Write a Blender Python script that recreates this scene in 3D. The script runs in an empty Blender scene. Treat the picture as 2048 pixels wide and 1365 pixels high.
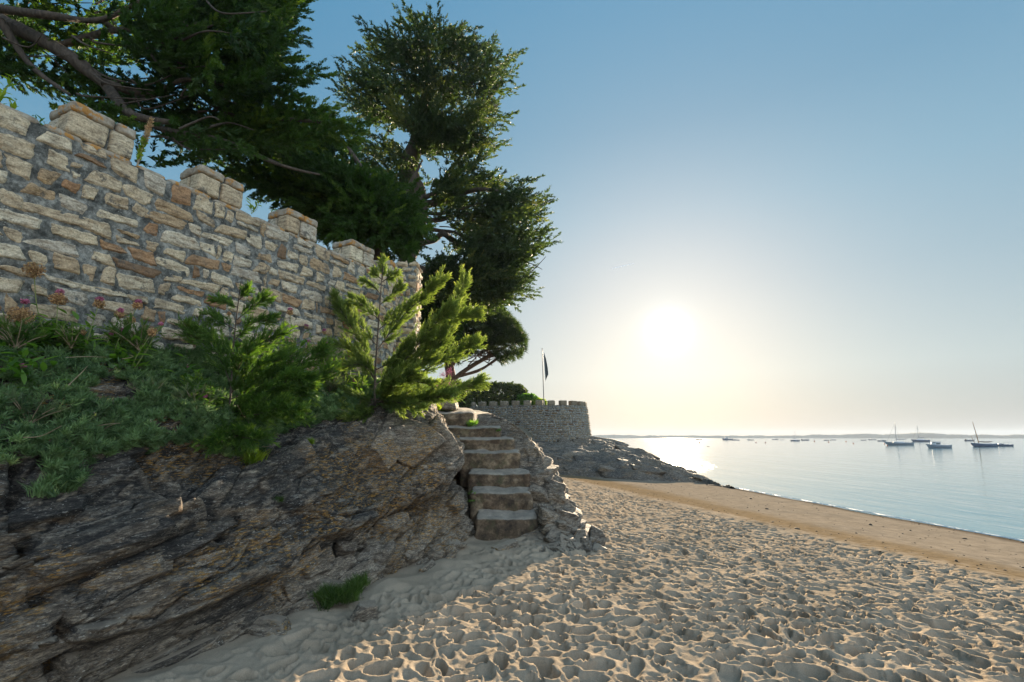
import bpy, math
import numpy as np
from mathutils import Vector

# ------------------------------------------------------------------ camera, sky, sun
scene = bpy.context.scene
COL = scene.collection
F_PX, CX, CY, HZ = 967.0, 1024.0, 682.5, 193.0      # focal length in pixels of a 2048 wide frame, horizon offset
PITCH = math.atan(HZ / F_PX)
CT, ST = math.cos(PITCH), math.sin(PITCH)
EYE = 1.6
cam_d = bpy.data.cameras.new('camera')
cam = bpy.data.objects.new('camera', cam_d)
COL.objects.link(cam)
cam.location = (0, 0, EYE)
cam.rotation_euler = (math.pi / 2 + PITCH, 0, 0)
cam_d.sensor_width = 36
cam_d.lens = F_PX / 2048 * 36
cam_d.clip_start = 0.05
cam_d.clip_end = 30000
scene.camera = cam

BACK_FILL = 1.4
SUN_AZ, SUN_EL = math.radians(18.3), math.radians(11.9)
sun_dir = Vector((math.sin(SUN_AZ) * math.cos(SUN_EL), math.cos(SUN_AZ) * math.cos(SUN_EL), math.sin(SUN_EL)))
sun_d = bpy.data.lights.new('sun', 'SUN')
sun_d.energy = 5.0
sun_d.angle = math.radians(0.6)
sun_d.color = (1.0, 0.80, 0.56)
sun = bpy.data.objects.new('sun', sun_d)
COL.objects.link(sun)
sun.rotation_euler = sun_dir.to_track_quat('Z', 'Y').to_euler()

world = bpy.data.worlds.new('World')
scene.world = world
world.use_nodes = True
wn, wl = world.node_tree.nodes, world.node_tree.links
wn.clear()
w_out = wn.new('ShaderNodeOutputWorld')
w_bg = wn.new('ShaderNodeBackground')
sky = wn.new('ShaderNodeTexSky')
sky.sky_type = 'NISHITA'
sky.sun_disc = False
sky.sun_elevation = SUN_EL
sky.sun_rotation = SUN_AZ
sky.altitude = 0
sky.air_density = 1.25
sky.dust_density = 1.6
sky.ozone_density = 2.2
w_bg.inputs['Strength'].default_value = 0.053
# the sun's own disc and the bright air round it, by angle from the sun
tc = wn.new('ShaderNodeTexCoord')
dotn = wn.new('ShaderNodeVectorMath'); dotn.operation = 'DOT_PRODUCT'
dotn.inputs[1].default_value = sun_dir
nrm = wn.new('ShaderNodeVectorMath'); nrm.operation = 'NORMALIZE'
wl.new(tc.outputs['Generated'], nrm.inputs[0])
wl.new(nrm.outputs[0], dotn.inputs[0])
clampn = wn.new('ShaderNodeMath'); clampn.operation = 'MAXIMUM'; clampn.inputs[1].default_value = 0.0
wl.new(dotn.outputs['Value'], clampn.inputs[0])
EXPO = 2.0 ** 1.95
def wnode(kind, op=None, **kw):
    n = wn.new(kind)
    if op: n.operation = op
    return n
def wmath(op, a, b=0.0):
    n = wnode('ShaderNodeMath', op)
    for i_, v_ in ((0, a), (1, b)):
        if isinstance(v_, (int, float)): n.inputs[i_].default_value = v_
        else: wl.new(v_, n.inputs[i_])
    return n.outputs[0]
def wvec(op, a, b):
    n = wnode('ShaderNodeVectorMath', op)
    for i_, v_ in ((0, a), (1, b)):
        if isinstance(v_, tuple): n.inputs[i_].default_value = v_
        else: wl.new(v_, n.inputs[i_])
    return n.outputs[0]
def wscale(v, f):
    n = wnode('ShaderNodeVectorMath', 'SCALE')
    if isinstance(v, tuple): n.inputs[0].default_value = v
    else: wl.new(v, n.inputs[0])
    if isinstance(f, (int, float)): n.inputs['Scale'].default_value = f
    else: wl.new(f, n.inputs['Scale'])
    return n.outputs[0]
sepd = wnode('ShaderNodeSeparateXYZ'); wl.new(nrm.outputs[0], sepd.inputs[0])
ramp = wnode('ShaderNodeValToRGB')
els = ramp.color_ramp.elements
SKYC = [(0.0, (.35, .365, .385)), (.12, (.40, .495, .54)), (.28, (.247, .395, .508)), (.42, (.16, .35, .505)), (.56, (.095, .285, .465)), (.73, (.07, .27, .475)), (1.0, (.06, .22, .42))]
els[0].position, els[0].color = 0.0, SKYC[0][1] + (1,)
els[1].position, els[1].color = 1.0, SKYC[-1][1] + (1,)
for p_, c_ in SKYC[1:-1]:
    e_ = els.new(p_); e_.color = c_ + (1,)
wl.new(sepd.outputs['Z'], ramp.inputs['Fac'])
base = wscale(ramp.outputs['Color'], 0.98 / EXPO / 0.053)
nish = wvec('MULTIPLY', sky.outputs['Color'], (0.03, 0.035, 0.04))
acc = wvec('ADD', base, nish)
# added fill glow low in the sky behind the viewer, lifting the shaded faces
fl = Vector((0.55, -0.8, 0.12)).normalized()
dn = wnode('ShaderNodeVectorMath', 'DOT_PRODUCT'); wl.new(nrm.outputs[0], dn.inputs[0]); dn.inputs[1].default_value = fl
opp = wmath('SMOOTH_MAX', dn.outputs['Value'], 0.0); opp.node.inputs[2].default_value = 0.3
acc = wvec('ADD', acc, wscale((1.0 / 0.053 / EXPO * .92, 1.0 / 0.053 / EXPO * .98, 1.0 / 0.053 / EXPO * 1.05), wmath('MULTIPLY', wmath('POWER', opp, 1.6), BACK_FILL)))
for power, col in ((4, (.19, .175, .12)), (25, (.28, .14, .075)), (120, (.04, .05, .04)), (900, (.20, .21, .22)), (4500, (3.0, 3.0, 2.8))):
    acc = wvec('ADD', acc, wscale(tuple(c_ / 0.053 / EXPO for c_ in col), wmath('POWER', clampn.outputs[0], power)))
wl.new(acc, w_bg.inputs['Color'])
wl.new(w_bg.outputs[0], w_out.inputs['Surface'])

scene.view_settings.view_transform = 'Standard'
scene.view_settings.look = 'None'
scene.view_settings.exposure = 1.95
scene.view_settings.gamma = 1
scene.render.engine = 'CYCLES'
scene.cycles.use_denoising = True
scene.cycles.max_bounces = 6
scene.cycles.diffuse_bounces = 3
scene.cycles.glossy_bounces = 2
scene.cycles.transmission_bounces = 4
scene.cycles.transparent_max_bounces = 4
scene.cycles.sample_clamp_indirect = 4
scene.cycles.caustics_reflective = False
scene.cycles.caustics_refractive = False

# ------------------------------------------------------------------ geometry helpers
rng = np.random.default_rng(7)


def P(px, py, Y):
    """world point at depth Y seen at a photo pixel"""
    u = CY - py
    fw = F_PX * CT - u * ST
    return np.array([(px - CX) / fw * Y, Y, EYE + (F_PX * ST + u * CT) / fw * Y])


def G(px, py, z):
    u = CY - py
    fw = F_PX * CT - u * ST
    up = F_PX * ST + u * CT
    Y = (z - EYE) / (up / fw)
    return np.array([(px - CX) / fw * Y, Y, z])


def proj(V):
    x, y, z = V[..., 0], V[..., 1], V[..., 2] - EYE
    d = np.maximum(y * CT + z * ST, 1e-3)
    up = -y * ST + z * CT
    return CX + F_PX * x / d, CY - F_PX * up / d


def _hash(ix, iy, iz, seed):
    h = (ix.astype(np.int64) * 374761393 + iy.astype(np.int64) * 668265263 + iz.astype(np.int64) * 2147483647 + seed * 974634777) & 0xffffffff
    h = ((h ^ (h >> 13)) * 1274126177) & 0xffffffff
    h = ((h ^ (h >> 16)) * 2246822519) & 0xffffffff
    return (h ^ (h >> 15)) & 0xffffffff


def perlin(x, y, z=None, seed=0):
    x = np.asarray(x, float); y = np.asarray(y, float)
    if z is None: z = np.zeros_like(x)
    xi, yi, zi = np.floor(x), np.floor(y), np.floor(z)
    fx, fy, fz = x - xi, y - yi, z - zi
    u, v, w = [t * t * t * (t * (t * 6 - 15) + 10) for t in (fx, fy, fz)]
    out = 0
    for a in (0, 1):
        for b in (0, 1):
            for c in (0, 1):
                h = _hash(xi + a, yi + b, zi + c, seed)
                gx = ((h & 1023) / 511.5) - 1; gy = (((h >> 10) & 1023) / 511.5) - 1; gz = (((h >> 20) & 1023) / 511.5) - 1
                d = gx * (fx - a) + gy * (fy - b) + gz * (fz - c)
                out = out + d * (u if a else 1 - u) * (v if b else 1 - v) * (w if c else 1 - w)
    return out


def fbm(x, y, z=None, oct=4, seed=0, gain=0.5, ridged=False):
    s, a, n, f = 0, 1.0, 0, 1.0
    for k in range(oct):
        p = perlin(x * f, y * f, None if z is None else z * f, seed + k * 17)
        if ridged: p = 0.35 - np.abs(p) * 1.3
        s = s + a * p; n += a; a *= gain; f *= 2.03
    return s / n


def smooth(a, b, x):
    t = np.clip((x - a) / (b - a), 0, 1)
    return t * t * (3 - 2 * t)


def mesh(name, V, F, mat=None, parent=None, smooth_=True, attrs=None, cattrs=None):
    """one mesh object from numpy arrays; F is an (n,3) or (n,4) array or a list of those"""
    V = np.asarray(V, np.float32).reshape(-1, 3)
    q = parent
    while q is not None:
        V = V - np.array(q.location, np.float32); q = q.parent
    Fs = F if isinstance(F, list) else [F]
    Fs = [np.asarray(f, np.int32) for f in Fs if len(f)]
    loops = np.concatenate([f.ravel() for f in Fs])
    sizes = np.concatenate([np.full(len(f), f.shape[1], np.int32) for f in Fs])
    starts = np.concatenate([[0], np.cumsum(sizes)[:-1]]).astype(np.int32)
    me = bpy.data.meshes.new(name)
    me.vertices.add(len(V)); me.vertices.foreach_set('co', V.ravel())
    me.loops.add(len(loops)); me.loops.foreach_set('vertex_index', loops)
    me.polygons.add(len(sizes)); me.polygons.foreach_set('loop_start', starts); me.polygons.foreach_set('loop_total', sizes)
    me.polygons.foreach_set('use_smooth', np.full(len(sizes), smooth_, bool))
    for k, a in (attrs or {}).items():
        at = me.attributes.new(k, 'FLOAT', 'POINT'); at.data.foreach_set('value', np.asarray(a, np.float32).ravel())
    me.update(calc_edges=True)
    if mat: me.materials.append(mat)
    o = bpy.data.objects.new(name, me)
    COL.objects.link(o)
    if parent is not None: o.parent = parent
    return o


def empty(name, loc, label=None, cat=None, group=None):
    o = bpy.data.objects.new(name, None)
    COL.objects.link(o)
    o.location = [float(c) for c in loc]
    if label: tag(o, label, cat, group)
    return o


def tag(o, label=None, cat=None, group=None, kind=None):
    if label: o['label'] = label
    if cat: o['category'] = cat
    if group: o['group'] = group
    if kind: o['kind'] = kind
    return o


class MB:
    """collects pieces into one mesh"""
    def __init__(s): s.V, s.T, s.Q, s.A, s.n = [], [], [], [], 0
    def add(s, V, F, a=0.0):
        V = np.asarray(V, float).reshape(-1, 3); F = np.asarray(F, int)
        (s.T if F.shape[1] == 3 else s.Q).append(F + s.n)
        s.V.append(V); s.A.append(np.full(len(V), a) if np.isscalar(a) else np.asarray(a)); s.n += len(V)
    def build(s, name, mat, parent=None, smooth_=True):
        if not s.V: return None
        F = [np.concatenate(x) for x in (s.T, s.Q) if x]
        return mesh(name, np.concatenate(s.V), F, mat, parent, smooth_, {'tint': np.concatenate(s.A)})


def grid_faces(nr, nc, wrap=False):
    i = np.arange(nr - 1)[:, None]; j = np.arange(nc if wrap else nc - 1)[None]
    j2 = (j + 1) % nc
    return np.stack([i * nc + j, i * nc + j2, (i + 1) * nc + j2, (i + 1) * nc + j], -1).reshape(-1, 4)


def catmull(pts, n):
    """resample points (k, ...) to n samples with a Catmull-Rom curve"""
    pts = np.asarray(pts, float); k = len(pts)
    t = np.linspace(0, k - 1, n); i = np.clip(t.astype(int), 0, k - 2); f = t - i
    sh = (-1,) + (1,) * (pts.ndim - 1); f = f.reshape(sh)
    p0 = pts[np.maximum(i - 1, 0)]; p1 = pts[i]; p2 = pts[i + 1]; p3 = pts[np.minimum(i + 2, k - 1)]
    return 0.5 * (2 * p1 + (p2 - p0) * f + (2 * p0 - 5 * p1 + 4 * p2 - p3) * f ** 2 + (3 * p1 - p0 - 3 * p2 + p3) * f ** 3)


def tube(pts, radii, sides=8, n=None, wob=0.0, seed=0):
    pts = np.asarray(pts, float)
    n = n or len(pts) * 4
    C = catmull(pts, n) if len(pts) > 2 else np.linspace(pts[0], pts[-1], n)
    R = np.interp(np.linspace(0, 1, n), np.linspace(0, 1, len(radii)), radii)
    T = np.gradient(C, axis=0); T /= np.linalg.norm(T, axis=1, keepdims=True) + 1e-9
    ref = np.where(np.abs(T[:, 2:3]) > 0.9, [[1, 0, 0]], [[0, 0, 1]])
    A = np.cross(T, ref); A /= np.linalg.norm(A, axis=1, keepdims=True) + 1e-9
    B = np.cross(T, A)
    a = np.linspace(0, 2 * np.pi, sides, endpoint=False)
    V = C[:, None] + R[:, None, None] * (A[:, None] * np.cos(a)[None, :, None] + B[:, None] * np.sin(a)[None, :, None])
    if wob:
        nn = fbm(V[..., 0] * 2.5, V[..., 1] * 2.5, V[..., 2] * 2.5, 3, seed)
        V = C[:, None] + (V - C[:, None]) * (1 + wob * nn[..., None] * 2)
    V = V.reshape(-1, 3)
    F = grid_faces(n, sides, True)
    V = np.concatenate([V, C[:1], C[-1:]])
    k = np.arange(sides)
    caps = np.concatenate([np.stack([k, (k + 1) % sides, np.full(sides, n * sides), np.full(sides, n * sides)], -1)[:, :3],
                           np.stack([(n - 1) * sides + k, (n - 1) * sides + (k + 1) % sides, np.full(sides, n * sides + 1)], -1)])
    return V, F, caps


def add_tube(mb, pts, radii, sides=8, n=None, wob=0.0, a=0.0, seed=0):
    V, F, c = tube(pts, radii, sides, n, wob, seed)
    base = mb.n
    mb.add(V, F, a)
    mb.T.append(c + base)


_cube_cache = {}
def cube_grid(nx, ny, nz):
    key = (nx, ny, nz)
    if key in _cube_cache: return _cube_cache[key]
    Vs, Fs, off = [], [], 0
    for ax, (na, nb) in ((0, (ny, nz)), (1, (nz, nx)), (2, (nx, ny))):
        for s in (-1, 1):
            a, b = np.meshgrid(np.linspace(-1, 1, na + 1), np.linspace(-1, 1, nb + 1), indexing='ij')
            v = np.zeros(a.shape + (3,)); v[..., ax] = s; v[..., (ax + 1) % 3] = a; v[..., (ax + 2) % 3] = b
            f = grid_faces(na + 1, nb + 1)
            if s > 0: f = f[:, ::-1]
            Vs.append(v.reshape(-1, 3)); Fs.append(f + off); off += (na + 1) * (nb + 1)
    V = np.concatenate(Vs); F = np.concatenate(Fs)
    key3 = np.round(V * 1e5).astype(np.int64)
    _, idx, inv = np.unique(key3, axis=0, return_index=True, return_inverse=True)
    _cube_cache[key] = (V[idx], inv.ravel()[F])
    return _cube_cache[key]


def block(c, half, R=np.eye(3), res=(6, 4, 4), p=9, amp=0.02, freq=4.0, seed=0):
    """rounded, roughened block; R rows are its local axes"""
    V, F = cube_grid(*res)
    L = (np.abs(V) ** p).sum(1) ** (1 / p)
    V = V / L[:, None] * np.asarray(half)
    W = V @ np.asarray(R) + np.asarray(c)
    N = V / (np.linalg.norm(V, axis=1, keepdims=True) + 1e-9) @ np.asarray(R)
    d = fbm(W[:, 0] * freq, W[:, 1] * freq, W[:, 2] * freq, 4, seed) * amp * 2
    return W + N * d[:, None], F


def crag(c, half, R=np.eye(3), res=10, planes=11, rough=.05, r=None, seed=0):
    """angular broken rock: a ball cut by random planes, then roughened"""
    r = r or np.random.default_rng(seed)
    V, F = cube_grid(res, res, res)
    D = V / np.linalg.norm(V, axis=1, keepdims=True)
    n = r.normal(size=(planes, 3)); n = np.concatenate([n, np.eye(3), -np.eye(3)]); n /= np.linalg.norm(n, axis=1, keepdims=True)
    n[planes:] += r.normal(0, .14, (6, 3)); n /= np.linalg.norm(n, axis=1, keepdims=True)
    d = np.concatenate([r.uniform(.72, 1.05, planes), r.uniform(.7, .95, 6)])
    q = D @ n.T
    rad = np.where(q > .05, d[None] / np.maximum(q, .05), 9).min(1)
    P_ = D * rad[:, None]
    h = np.asarray(half, float)
    W = (P_ * h) @ np.asarray(R) + np.asarray(c)
    N = (D / h) @ np.asarray(R); N /= np.linalg.norm(N, axis=1, keepdims=True)
    f = .55 / float(h.min())
    k = fbm(W[:, 0] * f, W[:, 1] * f, W[:, 2] * f * 1.8, 5, int(r.integers(9999)), .62)
    return W + N * (k * rough * 2.6 * h.min())[:, None] * 1.0, F


def frame(a, n):
    """rows: along a, across, outward n"""
    a = a / np.linalg.norm(a); n = n - n.dot(a) * a; n = n / np.linalg.norm(n)
    return np.stack([a, np.cross(n, a), n])


# ------------------------------------------------------------------ materials
def new_mat(name):
    m = bpy.data.materials.new(name); m.use_nodes = True
    nt = m.node_tree
    return m, nt.nodes, nt.links, nt.nodes['Principled BSDF']


def n_noise(N, L, vec, scale, detail=6, rough=0.6, dist=0.0, typ='FBM'):
    t = N.new('ShaderNodeTexNoise'); t.inputs['Scale'].default_value = scale
    t.inputs['Detail'].default_value = detail; t.inputs['Roughness'].default_value = rough
    t.inputs['Distortion'].default_value = dist
    if vec is not None: L.new(vec, t.inputs['Vector'])
    return t.outputs['Fac']


def N_noisecol(N, L, vec, scale):
    t = N.new('ShaderNodeTexNoise'); t.inputs['Scale'].default_value = scale; L.new(vec, t.inputs['Vector'])
    return t.outputs['Color']


def n_ramp(N, L, fac, stops, interp='LINEAR'):
    r = N.new('ShaderNodeValToRGB'); r.color_ramp.interpolation = interp
    e = r.color_ramp.elements
    e[0].position, e[0].color = stops[0][0], tuple(stops[0][1]) + (1,)
    e[1].position, e[1].color = stops[-1][0], tuple(stops[-1][1]) + (1,)
    for p, c in stops[1:-1]:
        el = e.new(p); el.color = tuple(c) + (1,)
    L.new(fac, r.inputs['Fac'])
    return r.outputs['Color']


def bw(a, b): return [(a, (0, 0, 0)), (b, (1, 1, 1))]


def n_mix(N, L, fac, a, b, mode='MIX'):
    m = N.new('ShaderNodeMix'); m.data_type = 'RGBA'; m.blend_type = mode
    if isinstance(fac, (int, float)): m.inputs[0].default_value = fac
    else: L.new(fac, m.inputs[0])
    for i, v in ((6, a), (7, b)):
        if isinstance(v, (tuple, list)): m.inputs[i].default_value = tuple(v) + (1,)
        else: L.new(v, m.inputs[i])
    return m.outputs[2]


def n_math(N, L, op, a, b=0.0):
    m = N.new('ShaderNodeMath'); m.operation = op
    for i, v in ((0, a), (1, b)):
        if isinstance(v, (int, float)): m.inputs[i].default_value = v
        else: L.new(v, m.inputs[i])
    return m.outputs[0]


def n_map(N, L, vec, scale=(1, 1, 1), rot=(0, 0, 0)):
    m = N.new('ShaderNodeMapping'); m.inputs['Scale'].default_value = scale; m.inputs['Rotation'].default_value = rot
    L.new(vec, m.inputs['Vector'])
    return m.outputs[0]


def n_bump(N, L, bsdf, h, strength=0.5, dist=0.02, prev=None):
    b = N.new('ShaderNodeBump'); b.inputs['Strength'].default_value = strength; b.inputs['Distance'].default_value = dist
    L.new(h, b.inputs['Height'])
    if prev is not None: L.new(prev, b.inputs['Normal'])
    L.new(b.outputs[0], bsdf.inputs['Normal'])
    return b.outputs[0]


def attr(N, name):
    a = N.new('ShaderNodeAttribute'); a.attribute_name = name
    return a.outputs['Fac']


def geo_pos(N): return N.new('ShaderNodeNewGeometry').outputs['Position']


def leaf_mat(name, dark, light, trans=0.35, trans_col=None, tip=None):
    """foliage: two greens by clump, with light passing through the leaf"""
    m, N, L, b = new_mat(name)
    pos = geo_pos(N)
    c = n_ramp(N, L, attr(N, 'tint'), [(0.0, dark), (0.75, light), (1.0, tip or light)])
    n = n_noise(N, L, pos, 2.3, 3)
    c = n_mix(N, L, 1.0, c, n_ramp(N, L, n, [(0.3, (0.7, 0.75, 0.7)), (0.7, (1.2, 1.15, 1.0))]), 'MULTIPLY')
    L.new(c, b.inputs['Base Color'])
    b.inputs['Roughness'].default_value = 0.55
    b.inputs['Specular IOR Level'].default_value = 0.3
    t = N.new('ShaderNodeBsdfTranslucent')
    tcn = n_mix(N, L, 1.0, c, trans_col or (1.5, 1.6, 0.5), 'MULTIPLY')
    L.new(tcn, t.inputs['Color'])
    mx = N.new('ShaderNodeMixShader'); mx.inputs[0].default_value = trans
    L.new(b.outputs[0], mx.inputs[1]); L.new(t.outputs[0], mx.inputs[2])
    L.new(mx.outputs[0], N['Material Output'].inputs['Surface'])
    return m


def bark_mat(name, c1, c2):
    m, N, L, b = new_mat(name)
    pos = geo_pos(N)
    n = n_noise(N, L, n_map(N, L, pos, (9, 9, 2)), 1.5, 8, 0.65)
    L.new(n_ramp(N, L, n, [(0.3, c1), (0.7, c2)]), b.inputs['Base Color'])
    b.inputs['Roughness'].default_value = 0.9
    n_bump(N, L, b, n, 0.8, 0.05)
    return m


def plain_mat(name, c, rough=0.6, var=0.15, scale=8, metallic=0.0):
    m, N, L, b = new_mat(name)
    n = n_noise(N, L, geo_pos(N), scale, 4)
    L.new(n_ramp(N, L, n, [(0.3, tuple(x * (1 - var) for x in c)), (0.7, tuple(min(1, x * (1 + var)) for x in c))]), b.inputs['Base Color'])
    b.inputs['Roughness'].default_value = rough
    b.inputs['Metallic'].default_value = metallic
    return m


def sand_mat():
    m, N, L, b = new_mat('sand')
    pos = geo_pos(N)
    dry = n_ramp(N, L, n_noise(N, L, pos, 1.1, 8, 0.65), [(0.3, (0.24, 0.195, 0.142)), (0.7, (0.385, 0.315, 0.235))])
    grain = n_ramp(N, L, n_noise(N, L, pos, 120, 3, 0.7), [(0.3, (0.82, 0.82, 0.82)), (0.7, (1.15, 1.15, 1.15))])
    dry = n_mix(N, L, 1.0, dry, grain, 'MULTIPLY')
    orange = n_ramp(N, L, n_noise(N, L, pos, 6, 8, 0.75), [(0.3, (0.105, 0.077, 0.046)), (0.7, (0.25, 0.185, 0.11))])
    wet = n_ramp(N, L, n_noise(N, L, pos, 3, 8, 0.7), [(0.3, (0.17, 0.142, 0.108)), (0.7, (0.30, 0.25, 0.19))])
    c = n_mix(N, L, attr(N, 'band'), dry, orange)
    c = n_mix(N, L, attr(N, 'wet'), c, wet)
    soak = attr(N, 'soak')
    c = n_mix(N, L, soak, c, (0.11, 0.085, 0.06))
    # scattered specks of shell and weed
    v = N.new('ShaderNodeTexVoronoi'); v.inputs['Scale'].default_value = 9.0; L.new(pos, v.inputs['Vector'])
    sp = n_ramp(N, L, v.outputs['Distance'], [(0.05, (1, 1, 1)), (0.075, (0, 0, 0))])
    gate = n_ramp(N, L, n_noise(N, L, pos, 1.5, 2), bw(0.52, 0.6))
    spm = n_math(N, L, 'MULTIPLY', n_math(N, L, 'MULTIPLY', sp, gate), attr(N, 'wet'))
    c = n_mix(N, L, spm, c, (0.09, 0.07, 0.05))
    L.new(c, b.inputs['Base Color'])
    r = N.new('ShaderNodeMapRange'); r.inputs['To Min'].default_value = 0.95; r.inputs['To Max'].default_value = 0.25
    L.new(soak, r.inputs['Value']); L.new(r.outputs[0], b.inputs['Roughness'])
    b.inputs['Specular IOR Level'].default_value = 0.0
    p = n_bump(N, L, b, n_noise(N, L, pos, 90, 4, 0.7), 0.35, 0.006)
    n_bump(N, L, b, n_noise(N, L, pos, 14, 6, 0.65), 0.35, 0.03, p)
    return m


def rock_mat(name, warm=1.0, strata=True, pale_attr=False):
    m, N, L, b = new_mat(name)
    pos = geo_pos(N)
    st = n_map(N, L, pos, (1.6, 1.6, 7), (math.radians(18), math.radians(-17), 0)) if strata else pos
    big = n_noise(N, L, st, 0.8, 8, 0.62)
    fine = n_noise(N, L, st, 5, 12, 0.80)
    c = n_ramp(N, L, fine, [(0.34, (0.018, 0.016, 0.015)), (0.49, (0.040, 0.038, 0.036)), (0.59, (0.14, 0.125, 0.105)), (0.68, (0.50, 0.46, 0.39))])
    brown = n_ramp(N, L, fine, [(0.36, (0.045, 0.030, 0.018)), (0.50, (0.15, 0.10, 0.058)), (0.60, (0.34, 0.24, 0.14)), (0.7, (0.55, 0.42, 0.27))])
    c = n_mix(N, L, n_ramp(N, L, big, bw(0.55, 0.66)), c, brown)
    pale = n_ramp(N, L, fine, [(0.36, (0.06, 0.050, 0.040)), (0.5, (0.225, 0.185, 0.14)), (0.66, (0.52, 0.45, 0.35))])
    if pale_attr: c = n_mix(N, L, attr(N, 'pale'), c, pale)
    # orange lichen
    li = n_noise(N, L, st, 9, 6, 0.7)
    lg = n_noise(N, L, pos, 0.9, 3)
    lm = n_math(N, L, 'MULTIPLY', n_ramp(N, L, li, bw(0.52, 0.58)), n_ramp(N, L, lg, bw(0.49, 0.58)))
    lm = n_math(N, L, 'MULTIPLY', lm, 0.85 * warm)
    c = n_mix(N, L, lm, c, (0.40, 0.22, 0.045))
    # small white specks of lichen and salt
    v = N.new('ShaderNodeTexVoronoi'); v.inputs['Scale'].default_value = 17; v.inputs['Randomness'].default_value = 1
    L.new(n_mix(N, L, 0.12, n_map(N, L, st, (1, 1, 0.6)), N_noisecol(N, L, pos, 22)), v.inputs['Vector'])
    sm = n_math(N, L, 'MULTIPLY', n_ramp(N, L, v.outputs['Distance'], [(0.12, (1, 1, 1)), (0.26, (0, 0, 0))]), n_ramp(N, L, n_noise(N, L, pos, 3.5, 5, 0.7), bw(0.42, 0.56)))
    c = n_mix(N, L, n_math(N, L, 'MULTIPLY', sm, 0.85), c, (0.50, 0.48, 0.43))
    hc = n_ramp(N, L, n_noise(N, L, n_map(N, L, st, (1, 1, .6)), 22, 8, 0.85), [(0.38, (0.40, 0.40, 0.42)), (0.5, (1, 1, 1)), (0.60, (1.9, 1.85, 1.75))])
    c = n_mix(N, L, 1.0, c, hc, 'MULTIPLY')
    pl = n_math(N, L, 'MULTIPLY', n_ramp(N, L, n_noise(N, L, st, 2.2, 8, 0.75), bw(0.60, 0.64)), 0.7)
    c = n_mix(N, L, pl, c, (0.36, 0.34, 0.29))
    # blown sand lying where the rock is level
    g = N.new('ShaderNodeNewGeometry')
    sep = N.new('ShaderNodeSeparateXYZ'); L.new(g.outputs['Normal'], sep.inputs[0])
    up = n_ramp(N, L, sep.outputs['Z'], bw(0.80, 0.95))
    if pale_attr:
        up = n_math(N, L, 'MULTIPLY', up, attr(N, 'sandy'))
        c = n_mix(N, L, up, c, (0.40, 0.33, 0.25))
    L.new(c, b.inputs['Base Color'])
    b.inputs['Roughness'].default_value = 0.78
    b.inputs['Specular IOR Level'].default_value = 0.35
    p = n_bump(N, L, b, fine, 1.0, 0.06)
    n_bump(N, L, b, n_noise(N, L, pos, 38, 8, 0.7), 0.6, 0.012, p)
    return m


def stone_mat(name, mult=1.0):
    """wall stones: one colour per stone by the tint attribute, grain and lichen over it"""
    m, N, L, b = new_mat(name)
    pos = geo_pos(N)
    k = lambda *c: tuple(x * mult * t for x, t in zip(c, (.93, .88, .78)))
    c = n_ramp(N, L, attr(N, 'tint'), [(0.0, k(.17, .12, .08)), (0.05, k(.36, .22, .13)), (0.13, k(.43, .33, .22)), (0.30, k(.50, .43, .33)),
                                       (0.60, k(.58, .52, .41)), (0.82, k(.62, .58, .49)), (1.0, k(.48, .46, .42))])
    g = n_ramp(N, L, n_noise(N, L, n_map(N, L, pos, (6, 6, 22), (0.1, -0.15, 0)), 1.4, 9, 0.7), [(0.34, (0.36, 0.32, 0.28)), (0.5, (0.92, 0.90, 0.88)), (0.66, (1.25, 1.25, 1.22))])
    c = n_mix(N, L, 1.0, c, g, 'MULTIPLY')
    rust = n_ramp(N, L, n_noise(N, L, pos, 3.2, 6, 0.65), bw(0.56, 0.70))
    c = n_mix(N, L, n_math(N, L, 'MULTIPLY', rust, 0.55), c, (0.30, 0.17, 0.07))
    dk = n_ramp(N, L, n_noise(N, L, pos, 7, 8, 0.75), bw(0.56, 0.64))
    c = n_mix(N, L, n_math(N, L, 'MULTIPLY', dk, 0.85), c, (0.085, 0.08, 0.07))
    grn = n_ramp(N, L, n_noise(N, L, pos, 60, 6, 0.8), [(0.36, (0.55, 0.53, 0.50)), (0.5, (1, 1, 1)), (0.64, (1.3, 1.3, 1.3))])
    c = n_mix(N, L, 1.0, c, grn, 'MULTIPLY')
    stn = n_ramp(N, L, n_noise(N, L, n_map(N, L, pos, (1, 1, .45)), 1.7, 7, 0.7), bw(0.52, 0.66))
    c = n_mix(N, L, n_math(N, L, 'MULTIPLY', stn, 0.45), c, (0.12, 0.105, 0.08))
    L.new(c, b.inputs['Base Color'])
    b.inputs['Roughness'].default_value = 0.88
    p = n_bump(N, L, b, n_noise(N, L, pos, 26, 10, 0.72), 0.75, 0.02)
    return m


def mortar_mat():
    m, N, L, b = new_mat('mortar')
    pos = geo_pos(N)
    c = n_ramp(N, L, n_noise(N, L, pos, 9, 10, 0.75), [(0.38, (0.045, 0.048, 0.044)), (0.50, (0.16, 0.165, 0.15)), (0.62, (0.40, 0.40, 0.36))])
    v = N.new('ShaderNodeTexVoronoi'); v.inputs['Scale'].default_value = 45; L.new(pos, v.inputs['Vector'])
    sm = n_math(N, L, 'MULTIPLY', n_ramp(N, L, v.outputs['Distance'], [(0.15, (1, 1, 1)), (0.3, (0, 0, 0))]), n_ramp(N, L, n_noise(N, L, pos, 3, 4), bw(0.5, 0.6)))
    c = n_mix(N, L, n_math(N, L, 'MULTIPLY', sm, 0.7), c, (0.5, 0.5, 0.46))
    L.new(c, b.inputs['Base Color'])
    b.inputs['Roughness'].default_value = 0.95
    n_bump(N, L, b, n_noise(N, L, pos, 30, 10, 0.75), 1.0, 0.03)
    return m


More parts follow.
